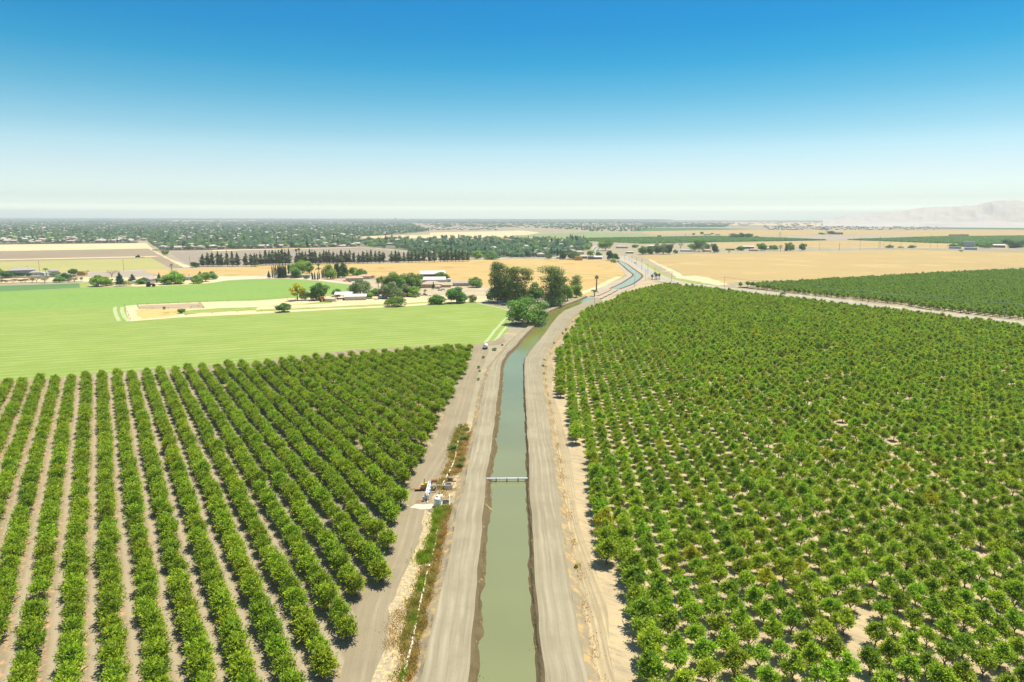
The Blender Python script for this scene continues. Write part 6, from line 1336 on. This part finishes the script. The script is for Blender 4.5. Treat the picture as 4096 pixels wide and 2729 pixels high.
haystack('golden straw bale stack on the grey dirt lot', P('c1', 767, 580), 4, 4, 4)
haystack('orange hay stack beside the wheat corner sheds', P('c3', 1078, 441), 5, 5, 5)
# pool pergola at the grey farmhouse
t_ = empty('pergola', (*P('c1', 415, 578), 0), 'white pergola beside the farmhouse pool', 'pergola')
for sx in (-3.5, 0, 3.5):
    for sy in (-2, 2): b = MB(); b.box(sx, sy, 1.6, .5, .5, 3.2); b.build('column', TRIM, t_)
b = MB(); b.box(0, 0, 3.35, 8.6, 5.2, .35); b.build('top', TRIM, t_)
t = NT('pool_water'); area('swimming_pool', L('c1', 350, 582, 410, 581, 412, 588, 350, 589), t.done((.12, .52, .46, 1), .08, .5), .12, 'turquoise swimming pool behind the garden wall', 'pool')

# ---------------------------------------------------------------- pump station, pipe bridge, concrete ditch, tank trailer
WPL = plain('white_plastic', (.74, .71, .60), .45, .4, var=.08); STEEL = plain('white_steel', (.70, .71, .72), .35, .5, var=.1); CONC = plain('concrete', (.56, .51, .43), .9, .2); YEL = plain('yellow_paint', (.55, .38, .08)); RUST = plain('rust', (.36, .17, .08)); BLK = plain('black_plastic', (.03, .03, .03)); GREYM = plain('grey_metal', (.34, .35, .36), .4, .5)
a0, a1 = P('c7', 425, 598), P('c7', 468, 425); ang = math.atan2(a1[1] - a0[1], a1[0] - a0[0]); ln = math.hypot(a1[0] - a0[0], a1[1] - a0[1])
t_ = empty('filter_station', (*a0, 0), 'white sand filter tanks in a row with twin header pipes', 'water filter', ang)
for i in range(4):
    x = .6 + i * (ln - 1.0) / 3; b = MB(); b.lathe([(.1, .55), (.5, .62), (.62, .8), (.62, 1.35), (.5, 1.55), (.15, 1.66), (.15, 1.76)], (x, 0, 0), 16); f_ = b.build('filter_tank', STEEL, t_)
    b = MB()
    for q_ in range(3): b.tube((x + .45 * math.cos(q_ * 2.1), .45 * math.sin(q_ * 2.1), 0), (x + .45 * math.cos(q_ * 2.1), .45 * math.sin(q_ * 2.1), .7), .05, n=6)
    b.build('leg', GREYM, f_); b = MB(); b.box(x, -.55, 1.75, .3, .3, .35); b.build('valve', CARP['skyblue'], f_)
for s in (-.28, .28): b = MB(); b.tube((-.3, s, 2.05), (ln + .5, s, 2.05), .16, n=12); b.build('header_pipe', STEEL, t_)
b = MB(); b.path([(-.3, -.28, 2.05), (-.7, -.28, 1.6), (-.9, -.2, .2), (-1.6, -.2, .15)], .13, 10); b.build('outlet_pipe', STEEL, t_)
b = MB(); b.box(-.5, .8, .7, .6, .5, 1.2); b.build('control_box', GREYM, t_)
b = MB(); b.tube((ln * .75, -.4, 1.9), (ln * .75, -1.9, 1.9), .12); b.tube((ln * .75, -1.9, 1.9), (ln * .75, -1.9, 0), .12); b.build('inlet_pipe', STEEL, t_)
for (x, y), lb in (((588, 688), 'nearer white plastic tank beside the filter tanks'), ((618, 640), 'farther white plastic tank beside the filter tanks')):
    t_ = empty('water_tank', (*P('c7', x, y), 0), lb, 'tank', group='white plastic tanks at the pump station')
    b = MB(); b.lathe([(.80, 0), (.82, .1), (.80, .5), (.82, .9), (.80, 1.3), (.82, 1.7), (.78, 2.1), (.5, 2.32), (.24, 2.38)], n=24); b.build('tank_body', WPL, t_, smooth=False)
    b = MB(); b.lathe([(.24, 2.36), (.25, 2.48), (.02, 2.5)], n=14); b.build('lid', BLK, t_)
b = MB(); b.lathe([(.25, 0), (.3, .3), (.2, .6), (.05, .75)]); b.box(.4, .1, .25, .6, .4, .5); o_ = tag(b.build('pump', BLK), 'small black chemical pump beside the nearer white tank', 'pump'); o_.location = (*P('c7', 548, 690), 0)
t_ = empty('engine', (*P('c7', 402, 432), 0), 'yellow diesel pump engine with upright exhaust on a rusty frame', 'engine', .2)
b = MB(); b.box(0, 0, 1.2, 2.3, 1.0, 1.0); b.box(.3, 0, 1.8, 1.2, .7, .4); b.build('engine_block', YEL, t_); b = MB(); b.box(1.4, 0, 1.2, .4, 1.1, 1.2); b.build('radiator', BLK, t_)
b = MB(); b.tube((-.3, .2, 1.6), (-.3, .2, 3.1), .09); b.build('exhaust', BLK, t_); b = MB(); b.box(-.4, 0, .55, 4.6, 1.3, .16); b.box(-3.2, 0, .5, 1.6, .16, .16); b.build('frame', RUST, t_); wheels(t_, (-.2,), .8, .35)
t_ = empty('fuel_tank', (*P('c7', 540, 428), 0), 'rust brown fuel tank raised on yellow legs', 'fuel tank', 0)
b = MB(); b.tube((-.75, 0, 2.5), (.75, 0, 2.5), .52, n=16); b.build('tank_body', RUST, t_)
for sx in (-.65, .65):
    for sy in (-.45, .45): b = MB(); b.tube((sx, sy, 0), (sx, sy, 2.25), .05); b.build('leg', YEL, t_)
b = MB(); b.tube((-.65, -.45, .5), (.65, -.45, 1.9), .035); b.tube((-.65, .45, 1.9), (.65, .45, .5), .035); b.build('brace', YEL, t_)
t_ = empty('concrete_box', (*P('c7', 760, 412), 0), 'pale concrete intake box with dark grated opening', 'concrete box', .08)
b = MB()
for cx, cy, sx, sy in ((0, -.75, 2.1, .2), (0, .75, 2.1, .2), (-.95, 0, .2, 1.3), (.95, 0, .2, 1.3)): b.box(cx, cy, .65, sx, sy, 1.3)
b.build('wall', CONC, t_); b = MB(); b.box(0, 0, .9, 1.68, 1.28, .06); b.build('grate', BLK, t_)
t_ = empty('gate_frame', (*P('c7', 790, 300), 0), 'rusty canal gate frame with wheel above the concrete box', 'sluice gate', 0)
b = MB(); b.box(0, 0, .6, 1.3, .5, 1.0); b.build('gate_body', WALL['wood'], t_); b = MB(); b.tube((-.4, 0, 1.0), (-.4, 0, 2.2), .06); b.tube((-.4, -.05, 2.2), (-.4, .05, 2.2), .35, n=14); b.build('hand_wheel', RUST, t_); b = MB(); b.box(1.1, .3, 1.1, 1.4, .9, .06); b.build('cover_plate', plain('pink_rust', (.45, .26, .20)), t_)
b = MB(); b.path([(*P('c7', 585, 372), .25), (*P('c7', 705, 378), .25)], .13, 10); tag(b.build('white_pipe', STEEL), 'thin white pipe between fuel tank and concrete box', 'pipe')
b = MB(); q_ = P('c7', 315, 620); b.path([(q_[0] + 1.1 * math.cos(a) * (1 - a * .06), q_[1] + .9 * math.sin(a) * (1 - a * .06), .06) for a in np.linspace(0, 9, 26)], .05, 5); tag(b.build('red_hose', plain('red_rubber', (.42, .07, .05))), 'coiled red hose on the dirt beside the filters', 'hose')
b = MB(); q_ = P('c7', 85, 690); b.tube((q_[0] - .8, q_[1], .15), (q_[0] + .8, q_[1], .15), .15, n=10); tag(b.build('white_pipe', STEEL), 'short white pipe lying at the end of an orchard row', 'pipe')
t_ = empty('canal_turnout', (*P('c7', 715, 660), 0), 'concrete turnout with two slanting wing walls and a grey gate', 'turnout', .05)
for s, x in ((-1, -.9), (1, .95)):
    b = MB(); V = [(x - .12, -1.0, 0), (x + .12, -1.0, 0), (x + .12, 2.6, 0), (x - .12, 2.6, 0), (x - .12, -1.0, .3), (x + .12, -1.0, .3), (x + .12, 2.6, 1.7), (x - .12, 2.6, 1.7)]
    b.add(V, [(3, 2, 1, 0), (4, 5, 6, 7), (0, 1, 5, 4), (1, 2, 6, 5), (2, 3, 7, 6), (3, 0, 4, 7)]); b.build('wing_wall', CONC, t_)
b = MB(); b.box(0, .4, .55, 1.6, .15, 1.1); b.build('gate', GREYM, t_)
p0, p1 = P('c7', 1352, 258, .8), P('c7', 2000, 254, .8)
t_ = empty('pipe_bridge', (*p0, 0), 'white pipe crossing the canal on three short posts', 'pipe', math.atan2(p1[1] - p0[1], p1[0] - p0[0])); ln = math.hypot(p1[0] - p0[0], p1[1] - p0[1])
b = MB(); b.tube((0, 0, .85), (ln, 0, .85), .24, n=14); b.build('pipe', STEEL, t_)
for f in (.24, .5, .77):
    b = MB(); b.tube((ln * f, 0, -.6), (ln * f, 0, .7), .16, n=8); po = b.build('post', WALL['wood'], t_); b = MB(); b.tube((ln * f - .14, 0, .85), (ln * f + .14, 0, .85), .29, n=14); b.build('collar', GREYM, po)
b = MB(); b.path([(.6, -.35, .8), (ln * .24, -.5, .3)], .08, 6); b.build('brace', WALL['wood'], t_)
t_ = empty('tank_trailer', (*P('c3', 216, 1256), .05), 'white water tank on a black trailer at the end of the tractor track', 'tank trailer', 1.4)
b = MB(); b.tube((-1.7, 0, 1.75), (1.7, 0, 1.75), 1.05, n=20); b.lathe([(.25, 2.75), (.25, 2.9), (.02, 2.92)], n=12); b.build('tank_body', plain('white_tank', (.80, .80, .79), .4, .4, var=.03), t_)
b = MB(); b.box(0, 0, .65, 4.0, 1.8, .18); b.box(2.6, 0, .6, 1.4, .12, .12); b.build('frame', BLK, t_); wheels(t_, (-.45, .45), 1.0, .36)
b = MB(); b.box(0, 0, .5, .9, .7, .9, top=.8); o_ = tag(b.build('white_bin', WPL), 'small white bin left of the water tank trailer', 'bin'); o_.location = (*P('c3', 190, 1255), 0)
dl = L('c8', 520, 1640, 556, 1560, 592, 1380, 642, 1200, 684, 1000, 722, 820, 762, 640, 802, 450, 830, 350) ; du = L('c8', 850, 280, 885, 150, 912, 20) + L('c7', 560, 1150, 600, 1050); dt = L('r3', 2020, 620, 2115, 440, 2165, 330, 2195, 160, 2225, 60, 2245, 0)
for pts, lb in ((dl, 'broken white concrete ditch lip among the weeds, nearest stretch'), (du, 'white concrete ditch lip among green weeds, middle stretch'), (dt, 'faint concrete ditch lip above the pump station')):
    pl, s_ = resample(pts, max(6, int(len(pts) * 6))); pl = smooth_line(pl, 2); b = MB(); rr = random.Random(4)
    for a_, c_ in zip(pl, pl[1:]):
        l_ = math.hypot(*(c_ - a_)); w_ = rr.uniform(.12, .34)
        if rr.random() < .16: continue
        b.box((a_[0] + c_[0]) / 2 + rr.uniform(-.08, .08), (a_[1] + c_[1]) / 2, .16, l_ * 1.02, w_, .32 + rr.uniform(-.06, .1), math.atan2(c_[1] - a_[1], c_[0] - a_[0]), top=.97)
    tag(b.build('concrete_ditch', plain('white_concrete', (.70, .66, .58), .9, .2, var=.25, scale=2.5)), lb, 'ditch')

# ---------------------------------------------------------------- weeds
def grass_mesh(name, polys, n, hgt, wid, m, seed, z=.02, thr=.45, freq=.9):
    r = np.random.default_rng(seed); cs = []
    tot = [abs(sum(a[0] * b_[1] - b_[0] * a[1] for a, b_ in zip(pl, pl[1:] + pl[:1]))) / 2 for pl in polys]
    for pl, ar in zip(polys, tot):
        k = int(n * ar / sum(tot)); xs = [a for a, _ in pl]; ys = [b_ for _, b_ in pl]
        q_ = np.c_[r.uniform(min(xs), max(xs), k * 5), r.uniform(min(ys), max(ys), k * 5)]; q_ = q_[inside(pl, q_)]
        f = np.sin(q_[:, 0] * freq + 1.3 * np.sin(q_[:, 1] * freq * .7)) * np.cos(q_[:, 1] * freq * .9 + seed) * .5 + .5 + r.normal(0, .18, len(q_))
        q_ = q_[f > thr][:k]; cs.append(q_ + r.normal(0, 1, q_.shape) * np.where(r.random((len(q_), 1)) < .35, .8, .22))
    c = np.concatenate(cs); n = len(c); ax = unit(np.c_[r.normal(0, .45, (n, 2)), np.ones(n)]); H_ = hgt * r.uniform(.5, 1.3, n)
    clump_ = np.sin(c[:, 0] * 1.7) * np.sin(c[:, 1] * 1.3); H_ *= 1 + .35 * clump_
    ctr = np.c_[c, np.full(n, z)] + ax * (H_ * .45)[:, None]
    V, Fq = quads(ctr, ax, unit(r.normal(size=(n, 3))), H_, wid * r.uniform(.6, 1.5, n))
    return raw_mesh(name, V, Fq, m, tint=np.clip(.45 + .25 * clump_ + r.normal(0, .18, n), 0, 1))
GG = leaf('weed_green', (.16, .24, .016), (.36, .48, .03), (.58, .68, .09), 0, 0, .45); GB = leaf('weed_brown', (.26, .14, .03), (.62, .39, .11), (.80, .60, .24), 0, 0, .45); GS = leaf('weed_straw', (.36, .26, .10), (.62, .46, .20), (.78, .62, .32), 0, 0); GO = leaf('weed_olive', (.20, .20, .03), (.46, .42, .09), (.66, .58, .18), 0, 0, .45)
green = [L('c7', 560, 720, 640, 695, 700, 720, 680, 860, 600, 1000, 560, 1150, 508, 1110, 530, 850), L('c7', 470, 1150, 560, 1190, 500, 1430, 440, 1320), L('c7', 300, 1420, 480, 1400, 470, 1568, 290, 1568), L('c8', 720, 230, 835, 200, 845, 320, 725, 345), L('c8', 820, 90, 885, 30, 865, 200, 820, 190), L('c8', 735, 490, 795, 440, 762, 620, 705, 610), L('c8', 640, 880, 712, 830, 682, 990, 636, 990), L('c8', 560, 1440, 600, 1380, 560, 1568, 500, 1568)]
tag(link('grass', grass_mesh('grass', green, 9000, .75, .14, GG, 1, thr=.15)), 'bright green weeds along the concrete ditch', 'grass', kind='stuff')
olive = [L('c8', 620, 690, 740, 600, 720, 860, 620, 1100, 540, 1290, 520, 1200, 600, 900), L('c8', 780, 480, 900, 440, 890, 560, 800, 560), L('c7', 640, 700, 800, 660, 780, 800, 700, 900), L('r3', 2180, 40, 2260, 10, 2220, 200, 2160, 250, 2120, 320, 2100, 300)]
tag(link('grass', grass_mesh('grass', olive, 9000, .6, .14, GO, 2, thr=.2)), 'olive dry weeds beside the concrete ditch', 'grass', kind='stuff')
brown = [L('c8', 900, 20, 1020, 10, 1000, 360, 930, 560, 870, 850, 810, 1100, 760, 1400, 720, 1568, 590, 1568, 640, 1300, 705, 1050, 745, 850, 805, 600, 860, 330), L('c7', 640, 760, 800, 720, 770, 1000, 720, 1300, 590, 1300, 600, 1050), L('r3', 2230, 120, 2330, 60, 2280, 420, 2150, 480, 2180, 300)]
tag(link('grass', grass_mesh('grass', brown, 14000, .55, .13, GB, 3, thr=.25)), 'rusty brown weeds on the levee side of the ditch', 'grass', kind='stuff')
straw = [L('r3', 2150, 230, 2110, 330, 2050, 480, 2020, 590, 2060, 640, 2120, 520, 2180, 350), L('c7', 600, 430, 900, 400, 850, 560, 560, 600), L('c8', 420, 900, 560, 700, 640, 850, 560, 1250, 330, 1300)]
tag(link('grass', grass_mesh('grass', straw, 6000, .28, .12, GS, 4, thr=.5)), 'short bleached straw grass by the tractor track', 'grass', kind='stuff')
dv = []
for pts in (dl, du, dt):
    pl = smooth_line(resample(pts, 30)[0], 2)
    dv.append([tuple(p_) for p_ in np.r_[offset_line(pl, 1.5), offset_line(pl, .15)[::-1]]]); dv.append([tuple(p_) for p_ in np.r_[offset_line(pl, -.15), offset_line(pl, -1.7)[::-1]]])
tag(link('grass', grass_mesh('grass', dv, 9000, .6, .14, GO, 7, thr=.3, freq=.7)), 'olive and yellow weeds hugging both sides of the ditch lip', 'grass', kind='stuff')
tag(link('grass', grass_mesh('grass', dv, 8000, .5, .13, GB, 8, thr=.4, freq=.6)), 'golden orange dry weeds hugging both sides of the ditch lip', 'grass', kind='stuff')
bk = [[tuple(p_) for p_ in np.r_[off(WL, nL, .1)[a:a + 12], off(WL, nL, 1.5)[a:a + 12][::-1]]] for a in range(10, 330, 26)] + [[tuple(p_) for p_ in np.r_[off(WR, nR, 0)[a:a + 8], off(WR, nR, .6)[a:a + 8][::-1]]] for a in range(20, 330, 40)]
tag(link('grass', grass_mesh('grass', bk, 2600, .45, .12, GS, 5, z=.3, thr=.45, freq=1.6)), 'dry tufts hanging on the canal banks', 'grass', kind='stuff')
rg = [[tuple(p_) for p_ in np.r_[off(RR, nR, .4)[a:a + 11], off(RR, nR, 3.2)[a:a + 11][::-1]]] for a in range(10, 400, 10)]
tag(link('grass', grass_mesh('grass', rg, 9000, .30, .13, GB, 6, thr=.55, freq=.55)), 'sparse brown weeds below the right levee road', 'grass', kind='stuff')
